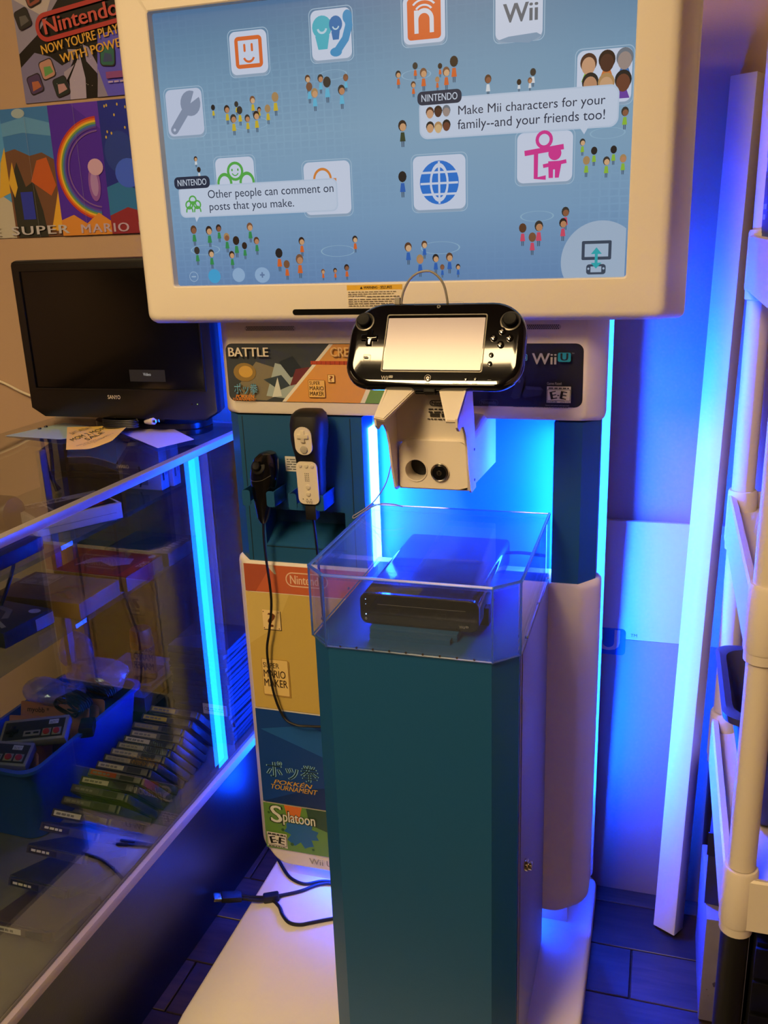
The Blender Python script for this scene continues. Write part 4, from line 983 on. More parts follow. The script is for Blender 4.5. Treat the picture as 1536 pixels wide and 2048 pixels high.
# ---- blue tote with pads and leads
TB = mat('tote_blue', '2358b0', .45, bump=.1, bscale=200)
t = cthing('storage_tote', -.16, .2925, .291, 'bright blue plastic tote of controllers on the counter deck', 'tote')
def tl(i, z, r=.03): return [V((x, y, z)) for x, y in rrect(-.178 + i, .178 - i, -.0935 + i, .0935 - i, r, 5)]
b = MB().loft([tl(.024, 0), tl(.022, .002), tl(.006, .145), tl(.0, .150), tl(-.004, .152), tl(-.004, .158), tl(.004, .159), tl(.008, .152), tl(.026, .006)], True, True, smooth=True); obj('shell', b, TB, t, True)
def make_pad(name, M, label):
    t = empty(name, None, M, label, 'controller', 'grey rectangular controllers in the blue tote')
    b = MB().box(-.062, .062, -.0265, .0265, -.010, .010, bev=.003); obj('body', b, mat('pad_grey', '8d867e', .45), t, True)
    b = MB().box(-.056, .056, -.021, .019, .0095, .0106); obj('face_plate', b, mat('pad_face', '2c2a28', .45), t, True)
    b = MB().prism(plus_poly(-.040, -.003, .011, .0036), (0, 0, .0145), (1, 0, 0), (0, 1, 0), (0, 0, 1), .004, bev=.0006); obj('direction_pad', b, mat('pad_black', '0a0a0b', .3), t, True)
    b = MB().box(-.018, .013, -.0155, -.0035, .0104, .0112, bev=.0003); o = obj('select_panel', b, mat('pad_pale', '8f887e', .45), t, True)
    b = MB()
    for x in (-.009, .006): b.box(x - .005, x + .005, -.0115, -.0075, .0112, .0128, bev=.0008)
    obj('select_keys', b, mat('pad_black', '0a0a0b', .3), o, True)
    for x in (.025, .044):
        b = MB().box(x - .008, x + .008, -.0175, -.0015, .0104, .0112, bev=.0003); o = obj('button_panel', b, mat('pad_pale', '8f887e', .45), t, True)
        b = MB().cyl((x, -.0095, .0112), (0, 0, 1), .0062, .0022, 18, bev=.0006); obj('red_button', b, mat('pad_red', 'b03028', .3), o, True)
    p = Print((0, 0, .0107), (1, 0, 0), (0, 1, 0), (0, 0, 1), .0002); p.rect(.026, .007, .044, .017, 'c9c6c0'); p.lines(.028, .009, .042, .015, 2, '77736e', .4); p.build('price_sticker', t, True)
    return t
# pad axes: long side runs across the counter, top tilted to the viewer
def pad_M(v, u, z, rz, tilt, ty=0.0): return CM @ Matrix.Translation(V((v, u, z))) @ Matrix.Rotation(-pi / 2 + rz, 4, 'Z') @ Matrix.Rotation(tilt, 4, 'X') @ Matrix.Rotation(ty, 4, 'Y')
make_pad('game_pad', pad_M(-.232, .268, .462, radians(22), radians(24), radians(-4)), 'grey rectangular game pad with two red buttons and a white sticker')
make_pad('game_pad', pad_M(-.300, .300, .448, radians(15), radians(20), radians(6)), 'grey rectangular game pad lying nearest the end of the blue tote')
PK = mat('card_pink', 'c98478', .7)
for i, (v_, u_, z_, rz, ln, txt, lab) in enumerate(((-.150, .297, .458, -84, .15, 'myobb *', 'pink divider card with black handwriting standing in the blue tote'), (-.195, .318, .452, -80, .09, '', 'short pink divider card at the left side of the blue tote'), (-.098, .246, .448, -82, .05, '', 'pink card with a rounded corner poking out near the far rim'),
                                                   (-.118, .246, .444, -78, .05, '', 'lower of two pink rounded cards beside the tote rim'), (-.292, .284, .435, -72, .10, '', 'pink card under the game pads at the near end of tote'))):
    t = cthing('divider_card', v_, u_, z_ - .035, lab, 'card', 'pink divider cards in the blue tote', radians(rz), radians(-18))
    b = MB().prism(rrect(-ln / 2, ln / 2, -.05, .045, (0.001, .001, .008, .002), 4), (0, -.0008, 0), (1, 0, 0), (0, 0, 1), (0, -1, 0), .0016); obj('sheet', b, PK, t, True)
    if txt:
        p = Print((0, -.0009, 0), (1, 0, 0), (0, 0, 1), (0, -1, 0), .0002); p.text('myobb *', -.06, .022, -.012, .036, '2a1c1a', .01); p.build('handwriting', t, True)
# leads and bags
def coil(v, u, z, r, n, lab):
    t = cthing('coiled_lead', v, u, z, lab, 'cable', 'black leads in the blue tote')
    rr = random.Random(int(v * 999))
    for k in range(n):
        a0 = rr.uniform(-.2, .2); b = MB(); dx = (k - n / 2) * .006
        b.tube([(dx + .010 * cos(a + a0), r * 1.5 * cos(a), r * sin(a) * .55 + rr.uniform(-.003, .003)) for a in [2 * pi * i / 14 for i in range(15)]], .0026, 6, sub=3)
        obj('loop', b, CK, t, True)
coil(-.125, .262, .468, .024, 8, 'bundle of thick black lead in the middle of the blue tote')
coil(-.055, .255, .462, .026, 5, 'black lead under the clear bags at the far end of the tote')
t = cthing('lead_plug', -.172, .200, .447, 'black angular plug hanging over the rim of the blue tote', 'plug')
b = MB().box(-.022, .022, -.014, .014, -.010, .012, bev=.004, M=Matrix.Rotation(.5, 4, 'Z')); obj('housing', b, CK, t, True)
BAG = glass('bag_film', (.80, .80, .85), .15, .22, haze=.22, hcol=(.7, .7, .75))
def bag(v, u, z, sx, sy, sz, seed, lab):
    rr = random.Random(seed); bm_ = bmesh.new(); bmesh.ops.create_icosphere(bm_, subdivisions=3, radius=1.0)
    dirs = [(V((rr.gauss(0, 1), rr.gauss(0, 1), rr.gauss(0, 1))).normalized(), rr.uniform(-.22, .22)) for _ in range(34)]
    for w_ in bm_.verts:
        d = w_.co.normalized(); s = 1.0
        for q, a in dirs: s += a * max(0, d.dot(q)) ** 8
        w_.co = V((d.x * sx, d.y * sy, max(d.z * sz, -sz * .6))) * s
    b = MB().bm(bm_, 0, False)
    t = cthing('plastic_bag', v, u, z, lab, 'plastic bag', 'clear bags in the blue tote'); obj('film', b, BAG, t, True)
bag(-.120, .330, .478, .035, .045, .026, 4, 'crumpled clear plastic bag at the left of the blue tote')
bag(-.092, .292, .470, .022, .030, .020, 9, 'small crumpled clear bag beside the black lead bundle')
bag(-.030, .275, .478, .050, .070, .035, 6, 'big crumpled clear plastic bag at the far end of tote')
bag(.0, .345, .505, .022, .040, .045, 13, 'upright clear bag standing tallest behind the blue tote')

# ---- cartons beyond the tote
def carton(name, v0, v1, u0, u1, z0, z1, m, label, cat='box', bev=.0015, group=None, rz=0.0):
    vc, uc = (v0 + v1) / 2, (u0 + u1) / 2
    t = cthing(name, vc, uc, z0, label, cat, group, rz)
    b = MB().box(v0 - vc, v1 - vc, u0 - uc, u1 - uc, 0, z1 - z0, bev=bev); obj('carton', b, m, t, True)
    return t
CW_ = mat('carton_white', 'b8b0ae', .6)
carton('dark_carton', .06, .20, .225, .37, .2912, .362, mat('carton_dark', '3a332e', .6), 'dark carton under the white console case on the deck')
t = carton('console_case', .032, .218, .212, .380, .3635, .400, CW_, 'flat white console case with vent lines behind the blue tote')
b = MB()
for i in range(14): b.box(.045 + i * .0028 - .03, .0462 + i * .0028 - .03, -.045, .06, .0360, .0369)
obj('vent_lines', b, mat('vent_grey', '8a8488', .6), t, True)  # vents drawn as thin grey bars on the lid
p = Print((0, -.0842, 0), (1, 0, 0), (0, 0, 1), (0, -1, 0), .0002); p.text('game console', -.05, .012, .0, .020, '45424a', .01); p.rect(.02, .014, .05, .0165, '77747c'); p.build('case_print', t, True)
# ---- stack of disc cases by the glass at the far end
dc = empty('disc_case', None, CM @ Matrix.Translation(V((.135, .098, .2912))), 'thin dark disc case, lowest of the tall stack at the counter end', 'disc case', 'disc cases stacked at the counter end')
b = MB().box(-.062, .062, -.068, .068, 0, .0098, bev=.0008); obj('case', b, mat('case_plastic', '3c3e4a', .25), dc, True)
b = MB().box(-.0605, .0605, -.0684, -.0679, .0015, .0083); obj('spine', b, mat('case_spine', '6a6c7c', .4), dc, True)
NTH = ' second third fourth fifth sixth seventh eighth ninth tenth eleventh twelfth thirteenth fourteenth fifteenth sixteenth seventeenth eighteenth nineteenth twentieth twenty-first twenty-second'.split(' ')
for i in range(1, 22):
    dup(dc, CM @ Matrix.Translation(V((.135 + random.uniform(-.003, .003), .098 + random.uniform(-.003, .003), .2912 + i * .0101))) @ Matrix.Rotation(random.uniform(-.05, .05), 4, 'Z'), 'thin dark disc case, %s from the bottom of the tall stack' % NTH[i])
t = cthing('price_card', .064, .062, .365, 'small white price card in front of the disc cases', 'card', None, radians(-90))
b = MB().box(-.028, .028, -.0006, .0006, 0, .024); obj('sheet', b, ink('cfcad0'), t, True)
p = Print((0, -.0007, 0), (1, 0, 0), (0, 0, 1), (0, -1, 0), .0002); p.lines(-.018, .008, .024, .018, 2, '55505a', .5); p.ring(-.021, .013, .004, .001, '35303a'); p.build('card_print', t, True)

# ---- lower shelf: boxed games
zl = .6785
t = carton('game_box', -.182, -.058, .170, .365, zl, .710, mat('box_brown', '7a5a3c', .5), 'plain brown game box at the middle of the lower glass shelf', 'game box', group='boxed games on the lower shelf')
p = Print((0, 0, .0316), (0, -1, 0), (1, 0, 0), (0, 0, 1), .0002); p.rect(-.085, .0, -.02, .052, '8a7a66'); p.frame(-.085, .0, -.02, .052, .003, 'a89a86'); 
for a, c_ in ((-.068, .013), (-.036, .013), (-.068, .039), (-.036, .039)): p.disc(a, c_, .012, .009, 'a39686')
p.stroke([(.0, -.04), (.04, -.02), (.07, -.045)], .012, '8a4a2c'); p.stroke([(.02, .0), (.06, .015)], .010, '8a4a2c'); p.build('box_print', t, True)
t = carton('game_box', -.045, .086, .163, .332, zl, .710, mat('box_maroon', '46221e', .5), 'dark red game box with white artwork and red spine on the lower shelf', 'game box', group='boxed games on the lower shelf')
p = Print((0, 0, .0316), (0, -1, 0), (1, 0, 0), (0, 0, 1), .0002); p.rect(-.083, -.064, .083, .064, '5e2824'); p.rect(-.078, -.058, .060, .058, '3a2226'); p.poly([(-.06, -.03), (-.02, .0), (.02, -.02), (.05, .0), (.04, .03), (-.01, .03), (-.05, .015)], 'a39a92'); p.poly([(-.03, .02), (.02, .035), (.0, .05)], '7a5a4a'); p.rect(.062, -.062, .082, .062, '7a2824')
p.text('TECMO', .062, -.004, .094, .012, 'c9b8a4', .02, rot=pi / 2); p.disc(.072, .047, .007, .009, 'a8a4b4'); p.build('box_print', t, True)
t = carton('game_box', .100, .222, .158, .315, zl, .708, mat('box_umber', '3f3630', .5), 'dim brown game box at the far end of the lower shelf', 'game box', group='boxed games on the lower shelf')
p = Print((0, 0, .0297), (0, -1, 0), (1, 0, 0), (0, 0, 1), .0002); p.rect(-.07, -.05, .05, .05, '4f463f'); p.poly([(-.04, -.03), (.03, -.01), (.04, .04), (-.02, .03)], '2a2c3c'); p.lines(.054, -.045, .070, .045, 7, '8a7c74', .5); p.build('box_print', t, True)
t = carton('game_box', -.312, -.200, .215, .345, zl, .708, mat('box_black', '2a282a', .5), 'black game box with a white oval seal and bar code', 'game box', group='boxed games on the lower shelf', rz=radians(-6))
p = Print((0, 0, .0297), (0, -1, 0), (1, 0, 0), (0, 0, 1), .0002); p.poly([(-.05, -.05), (.02, -.05), (.0, .0), (-.06, .0)], '7a2c2a'); p.disc(.045, .035, .012, .009, 'b8b2ac'); p.stroke([(-.05, .03), (.0, .02), (.02, -.01)], .012, '6a6664'); p.stroke([(.01, -.02), (.05, -.04)], .008, '8a8684'); p.build('box_print', t, True)
p = Print((0, -.0653, 0), (1, 0, 0), (0, 0, 1), (0, -1, 0), .0002)
for i in range(16): p.rect(-.05 + i * .0036, .006, -.0485 + i * .0036 + (i % 3) * .0006, .024, '15151a')
p.rect(.012, .004, .054, .026, 'a8a4a8'); p.build('bar_code', t, True)
# ---- lower deck behind: orange-capped jar
t = cthing('lidded_jar', .10, .250, .408, 'clear jar with an orange cap standing behind the tote', 'jar')
b = MB().lathe([(.001, 0), (.024, 0), (.026, .004), (.026, .075), (.023, .080)], (0, 0, 0), (0, 0, 1), 24); obj('glass', b, glass('jar_glass', (.8, .7, .65), .05, .06, haze=.15, hcol=(.5, .4, .35)), t, True)
b = MB().lathe([(.025, .080), (.0255, .083), (.0225, .118), (.020, .121), (.001, .121)], (0, 0, 0), (0, 0, 1), 24); obj('cap', b, mat('cap_orange', 'c8602c', .5), t, True)
obj('jar_plinth', MB().box(-.03, .03, -.03, .03, -.008, 0), mat('carton_white', 'b8b0ae', .6), t, True)
# ---- upper shelf
zu = .8285
M = CM @ Matrix.Translation(V((-.072, .255, zu))) @ Matrix.Rotation(radians(-31), 4, 'Z')
t = empty('white_game_box', None, M, 'white game box lying angled on the upper glass shelf', 'game box')
b = MB().box(-.082, .082, -.062, .062, 0, .031, bev=.0012); obj('carton', b, mat('box_white', 'c4bcba', .5), t, True)
p = Print((0, 0, .0311), (1, 0, 0), (0, 1, 0), (0, 0, 1), .0002); p.rect(-.030, -.056, .076, .030, '2c2a30'); p.rect(.01, -.05, .03, -.02, 'a04038'); p.rect(.035, -.045, .055, -.02, 'a04038'); p.rect(.045, .0, .07, .02, 'b8b4b8'); p.lines(-.075, .02, -.04, .05, 4, '55504c', .5); p.lines(-.07, .036, .02, .05, 2, '4a4642', .6); p.rect(-.075, -.05, -.036, .02, '6a5c50'); p.build('box_print', t, True)
b = MB().box(-.074, .070, -.0624, -.0618, .013, .0138); obj('flap_line', b, mat('flap_grey', '8a8288', .6), t, True)  # flap edge drawn as one thin grey line
for i, (v_, u_, lab) in enumerate(((.168, .212, 'white console box standing on the upper shelf, nearer of two'), (.204, .205, 'white console box standing on the upper shelf, farther of two'))):
    t = cthing('standing_box', v_, u_, zu, lab, 'box', 'white boxes standing on the upper shelf')
    b = MB().box(-.015, .015, -.022, .080, 0, .098, bev=.001); obj('carton', b, mat('box_white', 'c4bcba', .5), t, True)
    p = Print((-.0152, 0, 0), (0, -1, 0), (0, 0, 1), (-1, 0, 0), .0002); p.rect(-.07, .01, -.01, .045, '8a868a'); p.rect(-.065, .06, -.03, .085, 'a8a4a8'); p.stroke([(-.03, .005), (-.025, .02), (-.028, .05)], .004, '15151a'); p.build('box_print', t, True)
    p = Print((0, -.0222, 0), (1, 0, 0), (0, 0, 1), (0, -1, 0), .0002); p.rect(-.008, .02, -.002, .05, '3a3a48'); p.rect(.002, .03, .010, .06, '8a88a8'); p.build('side_print', t, True)
t = carton('blue_case', -.345, -.225, .190, .34, zu, .852, mat('case_navy', '14205a', .4), 'flat dark navy case on the upper glass shelf', 'case')
t = cthing('black_canister', -.150, .36, .862, 'black round canister lying on the upper glass shelf', 'canister')
b = MB().lathe([(.001, -.05), (.030, -.05), (.033, -.045), (.033, .045), (.030, .05), (.001, .05)], (0, 0, 0), (0, 1, 0), 26); obj('drum', b, mat('canister_black', '0c0c0e', .3), t, True)
for i, pts in enumerate(([(.105, .44, .965), (.096, .43, .92), (.094, .425, .88), (.100, .42, .85), (.104, .41, .832)], [(.125, .44, .965), (.118, .43, .93), (.11, .425, .89), (.10, .42, .855), (.094, .41, .832)])):
    b = MB().tube([cw(*q) for q in pts], .0038, 8)
    tag(obj('hanging_cord', b, CK, None, loc=cw(.1, .42, .83)), ('black power cord hanging straight behind the counter glass', 'black power cord crossing its neighbour behind the counter glass')[i], 'cord', 'cords behind the counter glass')
b = MB().tube([cw(*q) for q in ((-.10, .36, .812), (-.16, .32, .77), (-.21, .31, .72), (-.24, .32, .68))], .0035, 8)
tag(obj('hanging_cord', b, CK, None, loc=cw(-.16, .32, .68)), 'black cord drooping from upper shelf onto the brown box', 'cord', 'cords behind the counter glass')

# ================================================================== old television on the counter
TVB = mat('tv_black', '0c0b0c', .32, bump=.05, bscale=300)
TX, TY = -.634, .218
S = empty('small_television', (TX, TY + .04, .9616), None, 'small black flat television standing on the glass counter', 'television')
def st(xi, z0, z1, y, r): return xz(rrect(TX - .2165 + xi, TX + .2165 - xi, z0, z1, r, 5), y)
oct_ = lambda xi, z0, z1, y, c, r: xz([(TX - .2165 + xi + c, z0), (TX + .2165 - xi - c, z0), (TX + .2165 - xi, z0 + c * .6), (TX + .2165 - xi, z1 - r), (TX + .2165 - xi - r * .3, z1 - r * .3), (TX + .2165 - xi - r, z1), (TX - .2165 + xi + r, z1), (TX - .2165 + xi + r * .3, z1 - r * .3), (TX - .2165 + xi, z1 - r), (TX - .2165 + xi, z0 + c * .6)], y)
b = MB().loft([oct_(.03, 1.02, 1.28, TY + .065, .02, .012), oct_(.004, .992, 1.300, TY + .040, .03, .010), oct_(0, .988, 1.3045, TY + .012, .03, .009), oct_(.002, .990, 1.3025, TY + .002, .03, .008), oct_(.006, .994, 1.2985, TY, .028, .007)], smooth=True); obj('housing', b, TVB, S)
b = MB().box(TX - .194, TX + .194, TY - .0008, TY, 1.0505, 1.2830, bev=.0004); sc_ = obj('dark_screen', b, mat('tv_screen', '070606', .16), S)
b = MB()
for a in ((TX - .197, TX + .197, 1.2830, 1.2860), (TX - .197, TX + .197, 1.0475, 1.0505), (TX - .197, TX - .194, 1.0505, 1.2830), (TX + .194, TX + .197, 1.0505, 1.2830)): b.box(a[0], a[1], TY - .003, TY - .0002, a[2], a[3])
obj('bezel_lip', b, TVB, S)
p = Print((TX, TY - .0009, 0), (1, 0, 0), (0, 0, 1), (0, -1, 0), .0002, glow); p.rect(.030, 1.066, .110, 1.0895, '1d1a1a'); p.text('Video', .061, 1.0775, .078, 1.0835, 'b8b4b0', .01); p.build('video_caption', sc_)
p = Print((TX, TY - .0001, 0), (1, 0, 0), (0, 0, 1), (0, -1, 0), .0002); p.text('SANYO', -.0270, 1.0295, .0020, 1.0375, 'cfc8c0', .012); p.build('maker_name', S)
b = MB().cyl((TX + .174, TY, 1.0225), (0, -1, 0), .0011, .0004, 10); obj('power_light', b, emit('power_led', 'a8c84a', 1.0), S)
b = MB().cyl((TX + .162, TY, 1.0225), (0, -1, 0), .002, .0003, 12); obj('sensor', b, mat('sensor_dark', '1c1820', .2), S)
b = MB().prism(rrect(-.13, .13, -.050, .050, .045, 8), (TX + .02, TY + .085, .9745), (1, 0, 0), (0, 1, 0), (0, 0, 1), .012, bev=.003); b.box(TX - .03, TX + .07, TY + .045, TY + .075, .972, 1.03, bev=.004); obj('stand', b, TVB, S)
b = MB().tube([(-1.10, .352, 1.065), (-1.021, .352, 1.036), (-.996, .352, 1.025), (-.968, .350, 1.014), (-.90, .34, .995), (-.84, .31, .99)], .003, 8)
tag(obj('white_cable', b, mat('cord_white', 'cfc4b0', .5), None, loc=(-.97, .345, 1.0)), 'white cord running along the tan wall behind the small television', 'cord')
# ---- papers in front of the television
def sheet(name, pts, z, h, label, hexc, group='papers on the glass counter top', nu=10, nv=10, lift=None):
    """pts: four corners (v, u) in order bl, br, tr, tl; lift(s, t) raises the sheet"""
    B = [V((a, c_, z)) for a, c_ in pts]
    def fn(s, t_):
        q = (B[0] * (1 - s) + B[1] * s) * (1 - t_) + (B[3] * (1 - s) + B[2] * s) * t_
        return CM @ (q + V((0, 0, (lift(s, t_) if lift else 0) + .0006)))
    c_ = CM @ ((B[0] + B[2]) / 2)
    o = obj(name, MB().grid(fn, nu, nv, thick=.0003), ink(hexc, .6), None, loc=c_)
    tag(o, label, 'paper', group); return o, fn
sheet('pale_blue_sheet', ((.035, .470), (.010, .315), (.110, .235), (.175, .430)), .9616, 0, 'pale blue sheet of paper lying under the yellow flyer', '9ab4b8', lift=lambda s, t_: .004 * (1 - t_) * s)
sheet('white_sheet', ((.110, .250), (-.020, .075), (.060, .045), (.170, .165)), .9616, 0, 'white printed sheet beside the coiled cord on the counter', 'a8a0a8', lift=lambda s, t_: .003 * s)
fo, ff = sheet('yellow_flyer', ((-.075, .236), (-.050, .150), (.140, .238), (.108, .372)), .9640, 0, 'curled pale yellow sale flyer at the counter front', 'ecc766', lift=lambda s, t_: .004 + .030 * max(0, s - .45) ** 1.3 * (1.1 - t_ * .6))
# lettering that follows the curl of the flyer
def on_flyer(t_, s0, t0, s1, t1, hgt, c, bold=.02):
    vs, fs = text_geo(t_, 0.0)
    ax = min(v.x for v in vs); bx = max(v.x for v in vs); ay = min(v.y for v in vs); by = max(v.y for v in vs)
    d = V((s1 - s0, t1 - t0, 0)); n = V((-d.y, d.x, 0)).normalized()
    out = []
    for v in vs:
        k = (v.x - ax) / (bx - ax); m = (v.y - ay) / (by - ay) * hgt
        out.append(ff(s0 + d.x * k + n.x * m, t0 + d.y * k + n.y * m) + V((0, 0, .0006)))
    b = MB().add(out, fs); o = obj('lettering', b, ink(c), fo)
on_flyer('SATURDAY', .10, .62, .42, .93, .10, '8a7446'); on_flyer('MOM 2 MOM', .14, .32, .66, .84, .13, '241c12', .03); on_flyer('SALE', .40, .34, .66, .62, .12, '241c12', .03)
on_flyer('sizes and toys', .22, .10, .56, .34, .05, '6a5836', 0); on_flyer('furniture baby gear', .36, .12, .78, .44, .05, '6a5836', 0); on_flyer('Saturday 9 to 3', .56, .20, .86, .46, .05, '6a5836', 0)
t = cthing('audio_cable', .112, .236, .9725, 'coiled black cord with a white audio plug in front of the television', 'cable')
b = MB()
for k in range(5): b.tube([(.016 * sin(a) - .01 + .004 * k, .040 * cos(a) + .003 * k, .004 + .0025 * k) for a in [2 * pi * i / 12 for i in range(13)]], .002, 6, sub=4)
b.tube([(.0, .02, .018), (.015, .0, .030), (.01, -.02, .026), (.0, -.035, .012)], .002, 6); obj('loops', b, CK, t, True)
MP = Matrix.Translation(V((.006, -.060, .012))) @ Matrix.Rotation(radians(-115), 4, 'Z') @ Matrix.Rotation(radians(-8), 4, 'Y')
b = MB().lathe([(.002, -.020), (.0045, -.018), (.0065, -.002), (.0072, .012), (.0060, .014)], (0, 0, 0), (1, 0, 0), 16, M=MP); obj('white_plug', b, mat('plug_white', 'c9c0c8', .4), t, True)
b = MB().box(.014, .026, -.0045, -.0030, -.0025, .0025, M=MP); b.box(.014, .026, .0030, .0045, -.0025, .0025, M=MP); obj('plug_prongs', b, mat('chrome', 'c9c2b8', .15, 1.0), t, True)
# ================================================================== posters on the wall
def poster(name, x0, x1, z0, z1, base, label):
    t = empty(name, ((x0 + x1) / 2, .358, z0), None, label, 'poster')
    obj('sheet', MB().box(x0, x1, .3580, .3592, z0, z1), ink(base, .35), t)
    return t, Print((0, .3579, 0), (1, 0, 0), (0, 0, 1), (0, -1, 0), .00015, lambda c: ink(c, .35))
# retro advertising poster
t, p = poster('shard_poster', -.862, -.580, 1.609, 1.92, '0c0a0c', 'glossy poster of grey shards with red oval logo and yellow lettering')
p.poly([(-.862, 1.92), (-.70, 1.92), (-.745, 1.80), (-.815, 1.73), (-.862, 1.70)], '8e8cb0'); p.poly([(-.862, 1.80), (-.78, 1.92), (-.70, 1.92), (-.79, 1.76)], 'b9b2bc')
p.poly([(-.862, 1.609), (-.862, 1.675), (-.825, 1.700), (-.79, 1.690), (-.765, 1.672), (-.735, 1.682), (-.76, 1.65), (-.745, 1.609)], '7876a8')
p.poly([(-.755, 1.609), (-.752, 1.645), (-.722, 1.690), (-.715, 1.645), (-.718, 1.609)], 'a8a2c8'); p.poly([(-.748, 1.70), (-.728, 1.698), (-.744, 1.672)], '9690b4'); p.poly([(-.762, 1.66), (-.736, 1.672), (-.765, 1.636)], '9d97b8')
p.poly([(-.712, 1.705), (-.700, 1.70), (-.683, 1.665), (-.676, 1.640), (-.708, 1.675)], '9690b8'); p.poly([(-.690, 1.609), (-.686, 1.655), (-.676, 1.72), (-.58, 1.73), (-.58, 1.609)], '5a56d8'); p.poly([(-.692, 1.609), (-.684, 1.66), (-.672, 1.62), (-.668, 1.609)], '8a86a8')
for (x, z, a, c1, c2) in ((-.800, 1.668, .25, 'b58a80', '5c9a60'), (-.832, 1.643, .25, '4a3a6a', 'a8644a'), (-.772, 1.634, .25, '1c2c30', 'b08a98'), (-.840, 1.762, .3, '26262a', '5a5a60'), (-.812, 1.800, .3, '8a4a40', '2a2426'), (-.658, 1.680, -.1, '2c6a60', '3a4a7a')):
    k = 1.0
    q = rrect(-.015, .015, -.016, .016, .006, 4); rot = lambda pt: (x + pt[0] * cos(a) - pt[1] * sin(a), z + pt[0] * sin(a) + pt[1] * cos(a))
    p.poly([rot((u_ * 1.12, v_ * 1.12)) for u_, v_ in q], '241c24'); p.poly([rot(pt) for pt in q], c1); p.poly([rot((-.010, -.011)), rot((.012, -.009)), rot((.009, .003)), rot((-.006, .006))], c2)
OV = rrect(-.105, .105, -.026, .026, .025, 8); OI = rrect(-.097, .097, -.018, .018, .0175, 8); a = radians(7); cx, cz = -.708, 1.752
R2 = lambda pt: (cx + pt[0] * cos(a) - pt[1] * sin(a), cz + pt[0] * sin(a) + pt[1] * cos(a))
p.band([R2(q) for q in OV], [R2(q) for q in OI], 'b03a38'); p.text('Nintendo', cx - .085, cz - .013, cx + .085, cz + .015, 'c4544c', .03, rot=a)
p.text("NOW YOU'RE PLAYING", -.806, 1.708, -.592, 1.7255, 'd8a83e', .03, rot=radians(7.5)); p.text('WITH POWER!', -.765, 1.686, -.605, 1.702, 'd8a83e', .03, rot=radians(7.5))
rr = random.Random(5)
for i in range(14): p.disc(rr.uniform(-.78, -.69), rr.uniform(1.62, 1.71), .0006, .0006, 'd8d4e0', 6, up=False)
p.rect(-.665, 1.640, -.60, 1.652, '8a4a8a'); p.lines(-.662, 1.632, -.61, 1.638, 1, 'b8a8c8', .5); p.build('poster_print', t)
# film poster: four scenes side by side, figures left out
t, p = poster('film_poster', -1.10, -.560, 1.349, 1.602, '1f2a4a', 'wide four-scene film poster with sky, rainbow ring and night panels')
p.rect(-1.10, 1.349, -.930, 1.602, '4f98e0'); p.poly([(-1.10, 1.349), (-.930, 1.349), (-.930, 1.42), (-.96, 1.44), (-1.02, 1.41), (-1.10, 1.43)], 'b8b4ac'); p.poly([(-.96, 1.43), (-.930, 1.44), (-.930, 1.53), (-.945, 1.50)], 'd0a83c')
p.rect(-.930, 1.349, -.812, 1.602, '3878c8'); p.disc(-.885, 1.592, .016, .009, '9ab0c4'); p.poly([(-.930, 1.575), (-.87, 1.585), (-.812, 1.57), (-.812, 1.545), (-.88, 1.555), (-.93, 1.55)], '5a98d8')
p.poly([(-.930, 1.349), (-.930, 1.52), (-.905, 1.525), (-.87, 1.51), (-.84, 1.515), (-.812, 1.50), (-.812, 1.349)], '6a4a3a'); p.poly([(-.925, 1.349), (-.925, 1.46), (-.905, 1.50), (-.89, 1.45), (-.87, 1.46), (-.855, 1.40), (-.85, 1.349)], '2a2e2c'); p.poly([(-.875, 1.46), (-.855, 1.50), (-.83, 1.505), (-.815, 1.45), (-.83, 1.43)], 'b85a2c'); p.poly([(-.84, 1.36), (-.812, 1.44), (-.812, 1.36)], 'd8a63a'); p.poly([(-.93, 1.46), (-.916, 1.50), (-.91, 1.45), (-.92, 1.43)], 'd0a83c'); p.rect(-.905, 1.385, -.875, 1.44, '2838b4')
p.rect(-.812, 1.349, -.693, 1.602, '4a26b4'); p.poly([(-.812, 1.602), (-.76, 1.602), (-.693, 1.55), (-.693, 1.602)], '5a30c4')
for k, c in enumerate(('b83a30', 'd8702c', 'e0b83c', '6a9a5a', '3f6ac0', '5a40b0')): p.ring(-.700, 1.475, .108 - k * .004, .004, c, 30, .93, 92, 262)
p.ring(-.700, 1.475, .080, .003, '7a5ab0', 24, .93, 92, 262); p.disc(-.722, 1.448, .014, .034, '8a5ab8'); p.disc(-.722, 1.448, .009, .024, 'a888d0'); p.poly([(-.812, 1.349), (-.812, 1.38), (-.78, 1.39), (-.75, 1.372), (-.72, 1.392), (-.693, 1.375), (-.693, 1.349)], 'd08a3c'); p.disc(-.715, 1.480, .018, .016, 'c9a8d0')
p.rect(-.693, 1.349, -.560, 1.602, '1a2c9a'); p.poly([(-.693, 1.36), (-.693, 1.44), (-.66, 1.45), (-.62, 1.43), (-.56, 1.45), (-.56, 1.36)], '2a74b8'); p.poly([(-.693, 1.349), (-.693, 1.385), (-.65, 1.40), (-.60, 1.385), (-.56, 1.395), (-.56, 1.349)], '8a2a38'); p.disc(-.655, 1.505, .034, .04, '2440a0'); p.disc(-.640, 1.465, .030, .028, '3f66f0')
for i in range(9): p.disc(rr.uniform(-.69, -.63), rr.uniform(1.53, 1.595), .002, .003, 'c8b04a', 6, up=False)
p.text('THE', -1.03, 1.354, -.968, 1.371, 'b8b4bc', .03); p.text('SUPER', -.938, 1.354, -.795, 1.3715, 'b8b8c8', .03, space=1.15); p.text('MARIO', -.765, 1.353, -.652, 1.3705, 'b8a8c8', .03, space=1.15); p.text('BROS.', -.628, 1.353, -.57, 1.3705, 'b8a8c8', .03)
for x in (-.868, -.75): p.stroke([(x, 1.349), (x, 1.602)], .0004, '8a8a9a')
p.build('poster_print', t)

